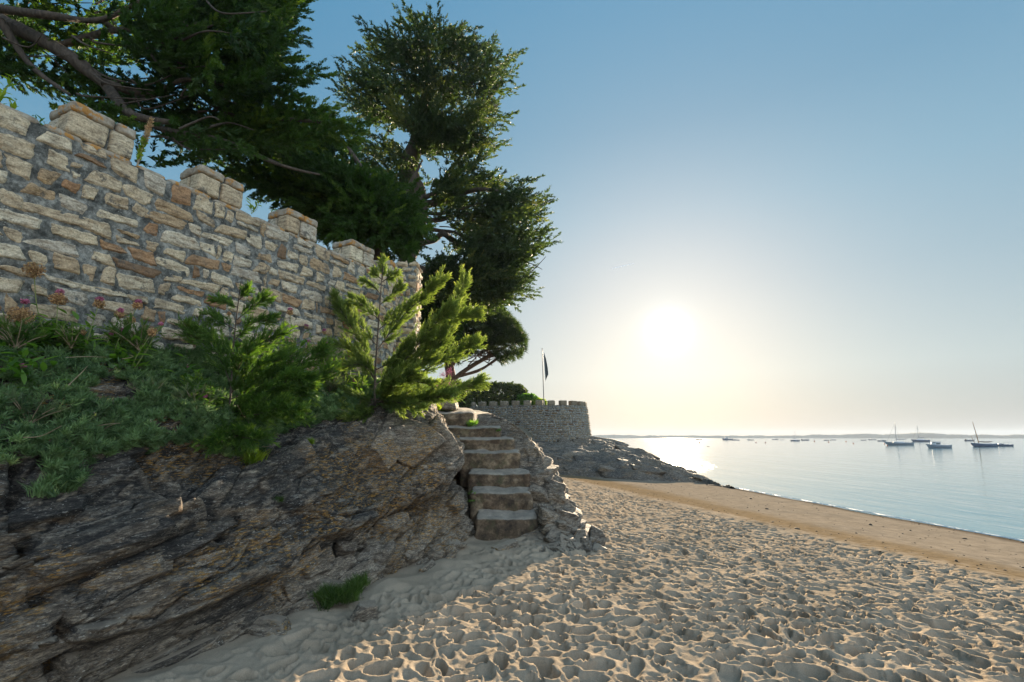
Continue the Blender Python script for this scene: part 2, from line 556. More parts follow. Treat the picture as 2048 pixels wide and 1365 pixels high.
def cap_mat():
    """coping stone with orange lichen"""
    m, N, L, b = new_mat('lichened_stone')
    pos = geo_pos(N)
    c = n_ramp(N, L, n_noise(N, L, pos, 10, 9, 0.7), [(0.3, (0.14, 0.10, 0.07)), (0.5, (0.34, 0.29, 0.22)), (0.72, (0.50, 0.46, 0.38))])
    lm = n_ramp(N, L, n_noise(N, L, pos, 7, 7, 0.7), bw(0.53, 0.58))
    c = n_mix(N, L, n_math(N, L, 'MULTIPLY', lm, 0.85), c, (0.46, 0.21, 0.03))
    L.new(c, b.inputs['Base Color'])
    b.inputs['Roughness'].default_value = 0.9
    n_bump(N, L, b, n_noise(N, L, pos, 30, 9, 0.7), 0.8, 0.02)
    return m


def step_mat():
    m, N, L, b = new_mat('step_stone')
    pos = geo_pos(N)
    c = n_ramp(N, L, n_noise(N, L, pos, 6, 10, 0.72), [(0.36, (0.035, 0.028, 0.022)), (0.5, (0.10, 0.077, 0.055)), (0.66, (0.25, 0.20, 0.145))])
    v = N.new('ShaderNodeTexVoronoi'); v.inputs['Scale'].default_value = 2.6
    L.new(n_map(N, L, pos, (1, .3, 1.2)), v.inputs['Vector'])
    tintc = n_ramp(N, L, v.outputs['Color'], [(0.2, (0.75, 0.62, 0.5)), (0.8, (1.45, 1.4, 1.25))])
    c = n_mix(N, L, 0.8, c, tintc, 'MULTIPLY')
    gr = n_ramp(N, L, n_noise(N, L, pos, 4, 5, 0.7), bw(0.55, 0.68))
    c = n_mix(N, L, n_math(N, L, 'MULTIPLY', gr, 0.4), c, (0.08, 0.10, 0.04))
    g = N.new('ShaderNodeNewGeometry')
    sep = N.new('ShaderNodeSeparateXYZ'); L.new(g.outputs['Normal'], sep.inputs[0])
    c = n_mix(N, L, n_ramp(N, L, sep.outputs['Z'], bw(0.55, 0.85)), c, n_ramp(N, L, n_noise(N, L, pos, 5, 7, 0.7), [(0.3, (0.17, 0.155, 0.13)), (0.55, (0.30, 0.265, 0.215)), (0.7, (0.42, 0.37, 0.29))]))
    L.new(c, b.inputs['Base Color'])
    b.inputs['Roughness'].default_value = 0.9
    p = n_bump(N, L, b, n_noise(N, L, pos, 12, 10, 0.72), 0.8, 0.04)
    return m


def water_mat():
    m, N, L, b = new_mat('sea_water')
    pos = geo_pos(N)
    b.inputs['Base Color'].default_value = (0.07, 0.20, 0.26, 1)
    sx = N.new('ShaderNodeSeparateXYZ'); L.new(n_map(N, L, pos, (1, 1, 1), (0, 0, SUN_AZ)), sx.inputs[0])
    # wind-ruffled patch of sea far out, and a small one off the rocks
    def patch(cx, cy, hx, hy):
        a = n_math(N, L, 'DIVIDE', n_math(N, L, 'SUBTRACT', sx.outputs['X'], cx), hx); c = n_math(N, L, 'DIVIDE', n_math(N, L, 'SUBTRACT', sx.outputs['Y'], cy), hy)
        return n_math(N, L, 'ADD', n_math(N, L, 'MULTIPLY', a, a), n_math(N, L, 'MULTIPLY', c, c))
    wob = n_math(N, L, 'MULTIPLY', n_noise(N, L, n_map(N, L, pos, (.03, .006, 1)), 1.0, 5, .7), 1.2)
    far_p = n_ramp(N, L, n_math(N, L, 'ADD', patch(-8, 640, 34, 430), wob), [(0.55, (1, 1, 1)), (1.0, (0, 0, 0))])
    near_p = n_math(N, L, 'MULTIPLY', n_ramp(N, L, patch(1.5, 52, 2.2, 12), [(0.5, (1, 1, 1)), (1.0, (0, 0, 0))]), n_ramp(N, L, n_noise(N, L, n_map(N, L, pos, (2.2, .8, 1)), 1.0, 3, .6), bw(.56, .6)))
    ruf = n_math(N, L, 'MAXIMUM', far_p, near_p)
    L.new(n_math(N, L, 'ADD', n_math(N, L, 'MULTIPLY', ruf, 0.30), 0.07), b.inputs['Roughness'])
    b.inputs['IOR'].default_value = 1.33
    w1 = n_noise(N, L, n_map(N, L, pos, (1.1, 0.32, 1), (0, 0, math.radians(-28))), 1.0, 5, 0.55, 0.3)
    w2 = n_noise(N, L, n_map(N, L, pos, (0.30, 0.07, 1), (0, 0, math.radians(-12))), 1.0, 4, 0.5, 0.2)
    # the ripples' strength goes in wide calm and ruffled lanes
    lane = n_ramp(N, L, n_noise(N, L, n_map(N, L, pos, (0.012, 0.035, 1), (0, 0, math.radians(12))), 1.0, 4, 0.6), [(0.35, (0.35, 0.35, 0.35)), (0.65, (1, 1, 1))])
    p = n_bump(N, L, b, n_math(N, L, 'MULTIPLY', w1, lane), 0.8, 0.07)
    n_bump(N, L, b, w2, 0.6, 0.16, p)
    return m


M = {}
M['sand'] = sand_mat()
M['rock'] = rock_mat('dark_rock', 1.0, True, True)
M['rock_grey'] = rock_mat('grey_rock', 0.35, True, True)
M['stone'] = stone_mat('wall_stone', 1.04)
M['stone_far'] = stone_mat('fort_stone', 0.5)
M['mortar'] = mortar_mat()
M['cap'] = cap_mat()
M['step'] = step_mat()
M['water'] = water_mat()
M['bark'] = bark_mat('cypress_bark', (0.025, 0.019, 0.014), (0.12, 0.092, 0.07))
M['bark_pine'] = bark_mat('pine_bark', (0.07, 0.045, 0.03), (0.22, 0.14, 0.10))
M['cypress'] = leaf_mat('cypress_foliage', (0.014, 0.040, 0.014), (0.065, 0.13, 0.03), 0.38, tip=(0.15, 0.23, 0.04))
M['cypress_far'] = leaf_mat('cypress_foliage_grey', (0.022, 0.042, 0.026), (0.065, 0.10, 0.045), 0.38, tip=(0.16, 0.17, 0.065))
M['sapling'] = leaf_mat('sapling_foliage', (0.055, 0.11, 0.035), (0.21, 0.29, 0.085), 0.5, (1.35, 1.4, .7), tip=(0.46, 0.50, 0.19))
M['sapling_dark'] = leaf_mat('dark_sapling_foliage', (0.035, 0.09, 0.03), (0.11, 0.21, 0.05), 0.45, tip=(0.25, 0.36, 0.08))
M['shrub_green'] = leaf_mat('soft_green_shrub', (0.045, 0.09, 0.035), (0.13, 0.22, 0.07), 0.4, tip=(0.26, 0.34, 0.11))
M['shrub_grey'] = leaf_mat('grey_green_shrub', (0.045, 0.08, 0.045), (0.15, 0.21, 0.12), 0.3, tip=(0.30, 0.36, 0.19))
M['shrub_pale'] = leaf_mat('pale_shrub', (0.08, 0.13, 0.07), (0.24, 0.32, 0.17), 0.35, tip=(0.48, 0.50, 0.24))
M['pine'] = leaf_mat('pine_needles', (0.022, 0.04, 0.02), (0.06, 0.09, 0.032), 0.35, tip=(0.12, 0.14, 0.045))
M['hedge'] = leaf_mat('hedge_leaves', (0.03, 0.055, 0.02), (0.09, 0.12, 0.035), 0.3)
M['samphire'] = leaf_mat('samphire_leaves', (0.05, 0.10, 0.045), (0.20, 0.32, 0.15), 0.3, (1.2, 1.3, 0.6), tip=(0.42, 0.52, 0.24))
M['leaf'] = leaf_mat('broad_leaves', (0.05, 0.13, 0.03), (0.17, 0.31, 0.07), 0.5)
M['leaf_bright'] = leaf_mat('bright_leaves', (0.16, 0.25, 0.03), (0.38, 0.45, 0.06), 0.5)
M['stem'] = plain_mat('plant_stem', (0.20, 0.24, 0.08), 0.7)
M['pink'] = leaf_mat('pink_blossom', (0.42, 0.12, 0.26), (0.62, 0.25, 0.42), 0.3, (1.1, 1.0, 1.0))
M['dried'] = leaf_mat('dried_seed_head', (0.36, 0.22, 0.14), (0.72, 0.54, 0.34), 0.42, (1.2, 1.05, 0.8))
M['twig'] = plain_mat('dead_twig', (0.30, 0.23, 0.15), 0.9)
M['grass'] = leaf_mat('shore_grass', (0.025, 0.06, 0.012), (0.075, 0.13, 0.025), 0.3)
M['soil'] = plain_mat('earth', (0.10, 0.085, 0.055), 0.95, 0.4, 6)
M['far'] = plain_mat('far_woods', (0.045, 0.06, 0.04), 0.95, 0.4, 0.01)
M['hull_white'] = plain_mat('white_hull', (0.62, 0.64, 0.66), 0.35, 0.05)
M['hull_blue'] = plain_mat('blue_hull', (0.05, 0.09, 0.16), 0.35, 0.1)
M['hull_grey'] = plain_mat('grey_hull', (0.20, 0.24, 0.28), 0.4, 0.1)
M['dark'] = plain_mat('dark_fittings', (0.03, 0.03, 0.035), 0.5, 0.1)
M['glass'] = plain_mat('cabin_glass', (0.05, 0.08, 0.09), 0.08, 0.05)
M['wood'] = plain_mat('varnished_spar', (0.28, 0.16, 0.07), 0.5, 0.2)
M['alu'] = plain_mat('mast_alloy', (0.35, 0.36, 0.37), 0.4, 0.05, 8, 0.6)
M['buoy'] = plain_mat('orange_buoy', (0.45, 0.12, 0.05), 0.5, 0.1)
M['pole'] = plain_mat('painted_pole', (0.22, 0.22, 0.21), 0.5, 0.05)
M['flag'] = plain_mat('flag_cloth', (0.10, 0.12, 0.13), 0.8, 0.2, 3)

# ------------------------------------------------------------------ the beach
SEA_Z = -1.0


def edge1(y): return 7.45 - 0.26 * (np.clip(y, -5, 34) - 7.6)     # trampled sand ends
def edge2(y): return 8.55 - 0.20 * (np.clip(y, -5, 34) - 8.9)      # orange band ends
def edge3(y): return 13.0 - 0.105 * (np.clip(y, -20, 60) - 13)    # waterline
def foot_x(y): return np.interp(y, [-5, .6, 3, 3.6, 4.7, 6.0, 8.2, 9.5, 12, 30], [-4.9, -4.3, -3.1, -2.69, -1.98, -1.1, -.6, .9, .9, 1.5])


def pits(x, y, cell, seed, rlo, rhi, dlo, dhi, prob=1.0, ecc=0.7):
    ix, iy = np.floor(x / cell), np.floor(y / cell)
    best = np.zeros_like(x)
    z0 = np.zeros_like(ix)
    for a in (-1, 0, 1):
        for b in (-1, 0, 1):
            h = _hash(ix + a, iy + b, z0, seed); h2 = _hash(ix + a, iy + b, z0 + 5, seed)
            cx = (ix + a + (h & 1023) / 1023) * cell; cy = (iy + b + ((h >> 10) & 1023) / 1023) * cell
            r = rlo + (rhi - rlo) * (h2 & 1023) / 1023
            an = ((h2 >> 10) & 1023) / 1023 * np.pi
            d = dlo + (dhi - dlo) * ((h2 >> 20) & 1023) / 1023
            e = ecc + (1 - ecc) * ((h >> 20) & 511) / 511
            on = (((h >> 22) & 1023) / 1023) < prob
            dx, dy = x - cx, y - cy
            u = dx * np.cos(an) + dy * np.sin(an); v = (-dx * np.sin(an) + dy * np.cos(an)) / e
            q = (u * u + v * v) / (r * r)
            bowl = d * (np.clip(1 - q, 0, 1)) ** 1.3 - 0.26 * d * np.exp(-((np.sqrt(q) - 1.15) / 0.28) ** 2)
            bowl = np.where(on, bowl, 0)
            best = np.where(np.abs(bowl) > np.abs(best), bowl, best)
    return best


def sand_z(x, y, detail=True):
    e1, e2, e3 = edge1(y), edge2(y), edge3(y)
    z = np.where(x < e1, -0.45 * smooth(0, 1, (x - (e1 - 7.5)) / 7.5) , 0)
    z = np.where((x >= e1) & (x < e2), -0.45 - 0.15 * (x - e1) / (e2 - e1), z)
    z = np.where((x >= e2) & (x < e3), -0.60 - 0.40 * (x - e2) / (e3 - e2), z)
    z = np.where(x >= e3, SEA_Z - np.clip((x - e3) * 0.1, 0, 4), z)
    z = z - 0.45 * smooth(14, 30, y) * (x < e1) * smooth(e1 - 2, e1 - 6, x) * 0.6
    z = z - smooth(60, 110, np.hypot(x, y)) * 3
    z = z - smooth(-30, -60, x) * 2
    near = np.exp(-np.abs(x - foot_x(y)) / 0.55)
    z = z + near * (0.05 + .25 * fbm(x * 1.3, y * 1.3, None, 2, 33))
    if detail:
        wob = fbm(x * 0.8, y * 0.8, None, 3, 31) * 0.5
        rough = smooth(0.25, -0.9, x - e1 + wob * 1.5)
        rough = rough * smooth(0.05, 0.8, x - foot_x(y) + wob * .5)
        wx = x + 0.13 * perlin(x * 3, y * 3, None, 5) + .3 * perlin(x * .9, y * .9, None, 15) + .03 * perlin(x * 11, y * 11, None, 25); wy = y + 0.13 * perlin(x * 3, y * 3, None, 6) + .3 * perlin(x * .9, y * .9, None, 16) + .03 * perlin(x * 11, y * 11, None, 26)
        amp = np.clip(0.85 + 1.3 * fbm(x * 0.5, y * 0.5, None, 3, 77), .3, 1.35)
        p = pits(wx, wy, 0.175, 1, 0.055, 0.118, 0.035, 0.095, .92) + 0.8 * pits(wx + 7.3, wy + 3.1, 0.12, 2, 0.035, 0.065, 0.012, 0.032, 0.7) + .7 * pits(wx + 3.3, wy - 5.1, 0.62, 3, 0.12, 0.19, 0.04, 0.09, 0.45)
        z = z - p * rough * amp
        z = z + rough * (0.045 * fbm(x * 2.2, y * 2.2, None, 3, 8) + 0.012 * fbm(x * 16, y * 16, None, 2, 11)) + 0.05 * fbm(x * .35, y * .35, None, 2, 9)
        small = (1 - rough) * smooth(0.0, .6, x - e1 + 1)* smooth(0.3, -.8, x - e3)
        z = z + small * (0.012 * fbm(x * 5, y * 5, None, 3, 3)) * smooth(1.5, -.5, x - e2)
    return z


def build_sand():
    r = np.concatenate([np.linspace(0.3, 2.6, 12)[:-1], np.exp(np.linspace(np.log(2.6), np.log(62), 800)), np.exp(np.linspace(np.log(62), np.log(3300), 40))[1:]])
    a = np.concatenate([np.linspace(-180, -54, 30)[:-1], np.linspace(-54, 50, 860), np.linspace(50, 180, 30)[1:-1]])
    a = np.radians(a)
    R, A = np.meshgrid(r, a, indexing='ij')
    X, Y = R * np.sin(A), R * np.cos(A)
    Z = sand_z(X, Y)
    e1, e2, e3 = edge1(Y), edge2(Y), edge3(Y)
    w = fbm(X * .7, Y * .7, None, 4, 21) * 1.0
    w3 = fbm(X * 5, Y * 5, None, 4, 23) * 1.1
    band = smooth(-.35, .55, X - e1 + w * .9 + w3) * (.8 + .2 * smooth(-.2, .2, w3))
    wet = smooth(-.55, .6, X - e2 + w * .8 + w3)
    soak = smooth(-.75, -.15, X - e3 + w * .35)
    V = np.stack([X, Y, Z], -1)
    n = R.size
    Vc = np.concatenate([V.reshape(-1, 3), [[0, 0, float(sand_z(np.array([0.]), np.array([0.]))[0])]]])
    F = grid_faces(len(r), len(a), True)
    k = np.arange(len(a))
    T = np.stack([k, np.full(len(a), n), (k + 1) % len(a)], -1)
    at = {q: np.concatenate([v.ravel(), [0]]) for q, v in (('band', band), ('wet', wet), ('soak', soak))}
    o = mesh('beach_sand', Vc, [F, T], M['sand'], None, True, at)
    tag(o, kind='structure')


build_sand()


def flip_check(o):  # keep normals up
    pass


def build_sea():
    r = np.exp(np.linspace(np.log(8), np.log(3300), 90))
    a = np.radians(np.linspace(-180, 180, 181)[:-1])
    R, A = np.meshgrid(r, a, indexing='ij')
    V = np.stack([R * np.sin(A), R * np.cos(A), np.full(R.shape, SEA_Z)], -1).reshape(-1, 3)
    F = grid_faces(len(r), len(a), True)[:, ::-1]
    # only where the bed is below the water line or just inland of it
    cx, cy = V[F].mean(1)[:, 0], V[F].mean(1)[:, 1]
    keep = (cx > 3) | (cy > 50) | (cy < -40)
    o = mesh('sea', V, F[keep], M['water'])
    tag(o, kind='structure')
    # thin line of foam where the sea meets the sand
    ys = np.linspace(-10, 33, 1200)
    w = fbm(ys * .7, ys * 0, None, 4, 21)
    xs = edge3(ys) + 0.10 * fbm(ys * .5, ys * 0 + 3, None, 3, 51) + 0.02
    wd = 0.012 + 0.08 * np.clip(fbm(ys * 1.6, ys * 0 + 9, None, 3, 52) + .25, 0, 1)
    V = np.concatenate([np.stack([xs - wd, ys, np.full_like(ys, SEA_Z + .015)], -1), np.stack([xs, ys, np.full_like(ys, SEA_Z + .045)], -1), np.stack([xs + wd, ys, np.full_like(ys, SEA_Z + .012)], -1)])
    F = grid_faces(3, len(ys))
    o = mesh('foam_line', V, F, plain_mat('sea_foam', (0.75, 0.75, 0.72), 0.6))
    tag(o, kind='structure')


build_sea()


def build_far_shore():
    a = np.radians(np.linspace(4, 56, 700))
    base = 2350 + 300 * fbm(a * 8, a * 0, None, 3, 3)
    h = 10 + 10 * np.clip(fbm(a * 30, a * 0, None, 5, 13) + .3, 0, 1) + 3.5 * fbm(a * 320, a * 0, None, 3, 14)
    h = h + 5 * np.exp(-((np.degrees(a) - 40.0) / 1.2) ** 2) + 5 * np.exp(-((np.degrees(a) - 12) / 2.) ** 2) + 4 * smooth(30, 34, np.degrees(a)) * smooth(44, 38, np.degrees(a))
    rows = []
    for dr, k in ((0, 0), (12, .55), (25, .85), (60, 1.0), (200, .95), (420, .2), (450, 0)):
        rr = base + dr
        rows.append(np.stack([rr * np.sin(a), rr * np.cos(a), SEA_Z - .3 + h * k + (fbm(a * 500, a * 0 + dr, None, 2, 9) * 3 if 0 < k < 1 else 0)], -1))
    V = np.concatenate(rows)
    o = mesh('far_shore', V, grid_faces(len(rows), len(a))[:, ::-1], M['far'])
    tag(o, kind='structure')


build_far_shore()

# ------------------------------------------------------------------ main rock outcrop below the wall
WALL_A = math.radians(25.8)
WD = np.array([math.sin(WALL_A), math.cos(WALL_A)])       # along the wall
WN = np.array([math.cos(WALL_A), -math.sin(WALL_A)])      # out of its face
WP = 6.0
W0 = -WN * WP
WALL_LOW = 2.0

ROCK_COLS = [
    [(-4.3, .4, -.3), (-4.5, .5, .5), (-4.8, .7, 1.0), (-5.2, .9, 1.35), (-5.8, 1.1, 2.0), (-6.9, 1.3, 2.6)],
    [(-3.15, 2.9, -.25), (-3.25, 3.0, .45), (-3.45, 3.2, .95), (-3.75, 3.45, 1.35), (-4.15, 3.9, 1.95), (-4.85, 4.4, 2.65)],
    [(-2.66, 3.62, -.2), (-2.75, 3.8, .45), (-2.95, 4.05, .95), (-3.3, 4.5, 1.38), (-3.6, 4.85, 1.95), (-4.3, 5.4, 2.65)],
    [(-2.25, 4.1, -.2), (-2.38, 4.4, .45), (-2.6, 4.75, .95), (-3.0, 5.35, 1.45), (-3.25, 5.7, 1.98), (-3.9, 6.2, 2.68)],
    [(-1.95, 4.7, -.2), (-2.05, 5.15, .42), (-2.2, 5.6, .95), (-2.7, 6.45, 1.58), (-2.95, 6.75, 2.0), (-3.5, 7.1, 2.7)],
    [(-1.55, 5.0, -.2), (-1.75, 5.9, .30), (-1.95, 6.4, .85), (-2.35, 7.35, 1.80), (-2.7, 7.8, 2.15), (-3.2, 8.2, 2.7)],
    [(-1.25, 5.5, -.2), (-1.45, 6.7, .32), (-1.62, 7.2, 0.95), (-2.0, 8.0, 1.98), (-2.4, 8.6, 2.3), (-2.9, 9.0, 2.7)],
    [(-.92, 6.6, -.2), (-1.16, 7.4, .38), (-1.22, 7.85, 1.10), (-1.58, 8.7, 2.02), (-1.8, 9.5, 2.3), (-2.5, 9.9, 2.6)],
    [(-.68, 7.9, -.2), (-.86, 8.4, .4), (-1.12, 8.9, 1.05), (-1.65, 9.7, 1.95), (-1.9, 10.2, 2.2), (-2.4, 10.8, 2.5)],
    [(-.6, 8.6, -.3), (-.9, 9.2, .3), (-1.25, 9.8, .9), (-1.85, 10.8, 1.9), (-2.0, 11.3, 2.1), (-2.3, 12.5, 2.4)],
]


def polydist(px, py, line):
    """distance in pixels to a polyline and the signed side (above positive)"""
    best = np.full(px.shape, 1e9); side = np.zeros(px.shape)
    for (x0, y0), (x1, y1) in zip(line[:-1], line[1:]):
        dx, dy = x1 - x0, y1 - y0
        t = np.clip(((px - x0) * dx + (py - y0) * dy) / (dx * dx + dy * dy), 0, 1)
        ex, ey = px - (x0 + t * dx), py - (y0 + t * dy)
        d = np.hypot(ex, ey)
        s = np.where(d < best, -(dx * ey - dy * ex), 0)
        side = np.where(d < best, s, side); best = np.minimum(best, d)
    return best, np.sign(side)


def surf_normals(V):
    du = np.gradient(V, axis=1); dv = np.gradient(V, axis=0)
    N = np.cross(du, dv)
    return N / (np.linalg.norm(N, axis=-1, keepdims=True) + 1e-9)


def facets(a, b, c, seed, tilt=.5):
    """angular broken blocks: nearest random cell, each with its own offset and slope"""
    ia, ib, ic = np.floor(a), np.floor(b), np.floor(c)
    best = np.full(a.shape, 9.0); out = np.zeros(a.shape); second = np.full(a.shape, 9.0)
    for i in (-1, 0, 1):
        for j in (-1, 0, 1):
            for k in (-1, 0, 1):
                h = _hash(ia + i, ib + j, ic + k, seed); g = _hash(ia + i, ib + j, ic + k, seed + 5)
                dx = a - (ia + i + (h & 1023) / 1023); dy = b - (ib + j + ((h >> 10) & 1023) / 1023); dz = c - (ic + k + ((h >> 20) & 1023) / 1023)
                d = dx * dx + dy * dy + dz * dz
                v = ((g & 1023) / 511.5 - 1) * .5 + tilt * (dx * (((g >> 10) & 1023) / 511.5 - 1) + dz * (((g >> 20) & 1023) / 511.5 - 1))
                m = d < best
                second = np.where(m, best, np.minimum(second, d))
                out = np.where(m, v, out); best = np.where(m, d, best)
    crack = np.exp(-((np.sqrt(second) - np.sqrt(best)) / .05) ** 2)
    return out - .35 * crack


def strata_disp(V, amp=1.0, tilt=(0.30, 0.10), fac=1.0):
    x, y, z = V[..., 0], V[..., 1], V[..., 2]
    al = x * 0.5 + y * 0.87
    Lc = z - tilt[0] * al + tilt[1] * x
    wx = fbm(x * .9, y * .9, z * .9, 3, 41) * 0.5
    Lw = Lc + wx * 0.35
    s = fbm(al * .35, x * .35, Lw * 3.4, 3, 42)               # beds
    ter = perlin(al * .5, Lw * 7, x * .3, 43)
    bed = np.abs(((Lw * 3.1 + 0.5 * perlin(al * .8, x * .8, Lw * 2, 46)) % 1.0) - 0.5) * 2
    q = Lw * 2.4 + .35 * perlin(al * .6, x * .6, Lw * .8, 53); fr = q - np.floor(q)
    hb = (_hash(np.floor(q), np.floor(al * .45 + .3 * perlin(al, Lw, x, 54)), np.zeros_like(q), 55) & 1023) / 1023
    saw = (fr ** 1.5 - smooth(.90, 1.0, fr)) * (.25 + .9 * hb)
    q2 = Lw * 8.5 + .5 * perlin(al * 1.5, x * 1.5, Lw * 2, 56); fr2 = q2 - np.floor(q2)
    hb2 = (_hash(np.floor(q2), np.floor(al * 1.3), np.zeros_like(q), 57) & 1023) / 1023
    saw2 = (fr2 ** 1.3 - smooth(.82, 1.0, fr2)) * hb2
    d = 0.22 * s + .16 * saw + .05 * saw2 + 0.06 * np.sign(ter) * np.abs(ter) ** .6 + 0.05 * bed ** 3 * (perlin(al * 1.2, Lw * 2, x, 47) > -0.1)
    d = d + 0.15 * fbm(x * 1.6, y * 1.6, z * 1.6, 4, 44, 0.5, True) * .6
    d = d + 0.045 * fbm(al * 3, x * 3, Lw * 14, 4, 45, 0.6)
    d = d + 0.02 * fbm(x * 14, y * 14, z * 14, 3, 48, 0.6, True)
    wz = Lc + .12 * fbm(x * 2, y * 2, z * 2, 2, 49)
    d = d * .8 + fac * (0.10 * facets(al * .9 + .3 * x, x * 1.1, wz * 3.6, 50) + 0.045 * facets(al * 3.2, x * 3.2, wz * 11, 51, .7) + .016 * facets(al * 10, x * 10, wz * 30, 52, .8))
    return d * amp


def rock_surface(nv, nu):
    G_ = np.array(ROCK_COLS)                     # columns x rows x 3
    A = catmull(G_, nu)                          # along
    A = catmull(np.swapaxes(A, 0, 1), nv)        # up
    return A                                     # nv x nu x 3


def build_rock():
    S = rock_surface(460, 820)
    N = surf_normals(S)
    # normals must look towards the camera / up
    flip = np.sign((N * (np.array([0, 0, 1.6]) - S)).sum(-1).mean())
    N = N * flip
    v = np.linspace(0, 1, S.shape[0])[:, None] * np.ones(S.shape[1])[None]
    px, py = proj(S)
    d = strata_disp(S, 0.75) * (0.35 + 0.65 * smooth(0.98, 0.8, v))
    # fissures and overhanging bed edges read from the photograph
    for line, w, dep in ((((25, 940), (30, 1040), (58, 1130), (66, 1215), (112, 1262), (104, 1330), (120, 1400)), 13, .17),
                         (((280, 925), (330, 965), (395, 1020), (430, 1080)), 12, .13),
                         (((190, 870), (225, 930), (300, 940)), 12, .05),
                         (((930, 905), (905, 960), (860, 1010), (800, 1030)), 12, .07),
                         (((690, 930), (715, 990), (740, 1010)), 6, .03)):
        dd, _ = polydist(px, py, line)
        wob = fbm(S[..., 0] * 5, S[..., 1] * 5, S[..., 2] * 5, 2, 71) * 8
        d = d - dep * np.exp(-((dd + wob) / w) ** 2)
    for line, h, span in ((((30, 1158), (120, 1150), (250, 1118), (430, 1060), (560, 1035)), .07, 60),
                          (((60, 1300), (300, 1262), (440, 1205), (560, 1150), (640, 1085), (740, 1050), (860, 1000), (905, 930)), .20, 90),
                          (((110, 1330), (130, 1400)), .08, 60),
                          (((610, 955), (700, 925), (780, 905)), .05, 40),
                          (((180, 985), (330, 960), (520, 915)), .05, 45)):
        dd, sd = polydist(px, py, line)
        wob = fbm(S[..., 0] * 4, S[..., 1] * 4, S[..., 2] * 4, 3, 72) * 22
        sdist = dd * sd + wob
        d = d + h * smooth(-2, 7, sdist) * np.exp(-np.maximum(sdist, 0) / span)
        d = d - h * .45 * np.exp(-((sdist + 12) / 14) ** 2)
    # knobbly bulge beside the top of the stairs
    b = np.exp(-(((px - 810) / 110) ** 2 + ((py - 900) / 75) ** 2))
    d = d + b * (0.16 + 0.07 * fbm(S[..., 0] * 8, S[..., 1] * 8, S[..., 2] * 8, 4, 73, .6, True) * 2)
    lowj = np.exp(-(((px - 800) / 170) ** 2 + ((py - 1110) / 75) ** 2))
    d = d + lowj * (.34 * facets(S[..., 0] * 2.2, S[..., 1] * 2.2, S[..., 2] * 5, 88, .9) + .07 * facets(S[..., 0] * 6, S[..., 1] * 6, S[..., 2] * 12, 89, .9) + .22 * fbm(S[..., 0] * 2.2, S[..., 1] * 2.2, S[..., 2] * 3, 3, 87))
    V = S + N * d[..., None]
    relief = d - (np.roll(d, 6, 0) + np.roll(d, -6, 0) + np.roll(d, 9, 1) + np.roll(d, -9, 1)) / 4
    V[..., 2] = np.where(v < .02, np.minimum(V[..., 2], -.25), V[..., 2])
    low = smooth(1130, 1190, py) + smooth(-60, 60, -(polydist(px, py, ((60, 1300), (300, 1262), (440, 1205), (560, 1150), (640, 1085), (740, 1050), (860, 1000), (905, 930)))[0]
                                                    * polydist(px, py, ((60, 1300), (300, 1262), (440, 1205), (560, 1150), (640, 1085), (740, 1050), (860, 1000), (905, 930)))[1]))
    nz = fbm(S[..., 0] * 2, S[..., 1] * 2, S[..., 2] * 4, 3, 74)
    pale = np.clip(smooth(-20, 60, -(polydist(px, py, ((60, 1300), (300, 1262), (440, 1205), (560, 1150), (640, 1085), (740, 1050), (860, 1000), (905, 930)))[0]
                                   * polydist(px, py, ((60, 1300), (300, 1262), (440, 1205), (560, 1150), (640, 1085), (740, 1050), (860, 1000), (905, 930)))[1])) * .85 + nz * .5, 0, 1)
    pale = np.maximum(pale, 0.75 * np.clip(b * 1.3 - .25, 0, 1))
    pale = np.clip(pale + np.clip(relief * 26, 0, .65) * (fbm(S[..., 0] * 3, S[..., 1] * 3, S[..., 2] * 6, 2, 75) > -.12), 0, 1)
    sandy = np.clip(smooth(0.6, 0.1, S[..., 2]) + np.exp(-(((px - 215) / 60) ** 2 + ((py - 1055) / 35) ** 2)) + .8 * np.exp(-(((px - 90) / 60) ** 2 + ((py - 1080) / 25) ** 2)), 0, 1)
    F = grid_faces(*S.shape[:2])
    rr_ = np.random.default_rng(404)
    Vs, Fs, Ps, Ss, off = [V.reshape(-1, 3)], [F], [pale.ravel()], [sandy.ravel()], V.shape[0] * V.shape[1]
    nv_, nu_ = S.shape[:2]
    def add_crag(px0, py0, half, tilt, sink, pl, res=16, rough=.05):
        nonlocal off
        dd = (px - px0) ** 2 + (py - py0) ** 2; i, j = np.unravel_index(np.argmin(dd), dd.shape)
        i = min(max(i, 6), nv_ - 7); j = min(max(j, 12), nu_ - 13)
        n = N[i - 5:i + 6:5, j - 10:j + 11:10].mean((0, 1)); al = S[i, j + 12] - S[i, j - 12]; al = al / np.linalg.norm(al)
        al = al * math.cos(tilt) + np.array([0, 0, 1.]) * math.sin(tilt)
        R = frame(al, n)
        W, f = crag(V[i, j] - n * half[2] * sink, half, R, res, 12, rough, rr_)
        Vs.append(W); Fs.append(f + off); off += len(W)
        Ps.append(np.full(len(W), pl)); Ss.append(smooth(.5, 0., W[:, 2]))
    cracks = (((25, 940), (30, 1040), (58, 1130), (66, 1215), (112, 1262), (104, 1330), (120, 1400)), ((280, 925), (330, 965), (395, 1020), (430, 1080)))
    for _ in range(125):
        x = rr_.uniform(-60, 760); y = rr_.uniform(930, 1340)
        if min(polydist(np.array([x]), np.array([y]), l)[0][0] for l in cracks) < 62: continue
        hl = rr_.uniform(.16, .55) * (.7 + .3 * (x < 400)); hh = rr_.uniform(.045, .12)
        add_crag(x, y, (hl, hh, rr_.uniform(.06, .13)), rr_.uniform(.16, .34), rr_.uniform(.15, .75), float(np.clip(rr_.normal(.08, .28) + (y > 1150 - (x - 300) * .2) * .5, 0, 1)))
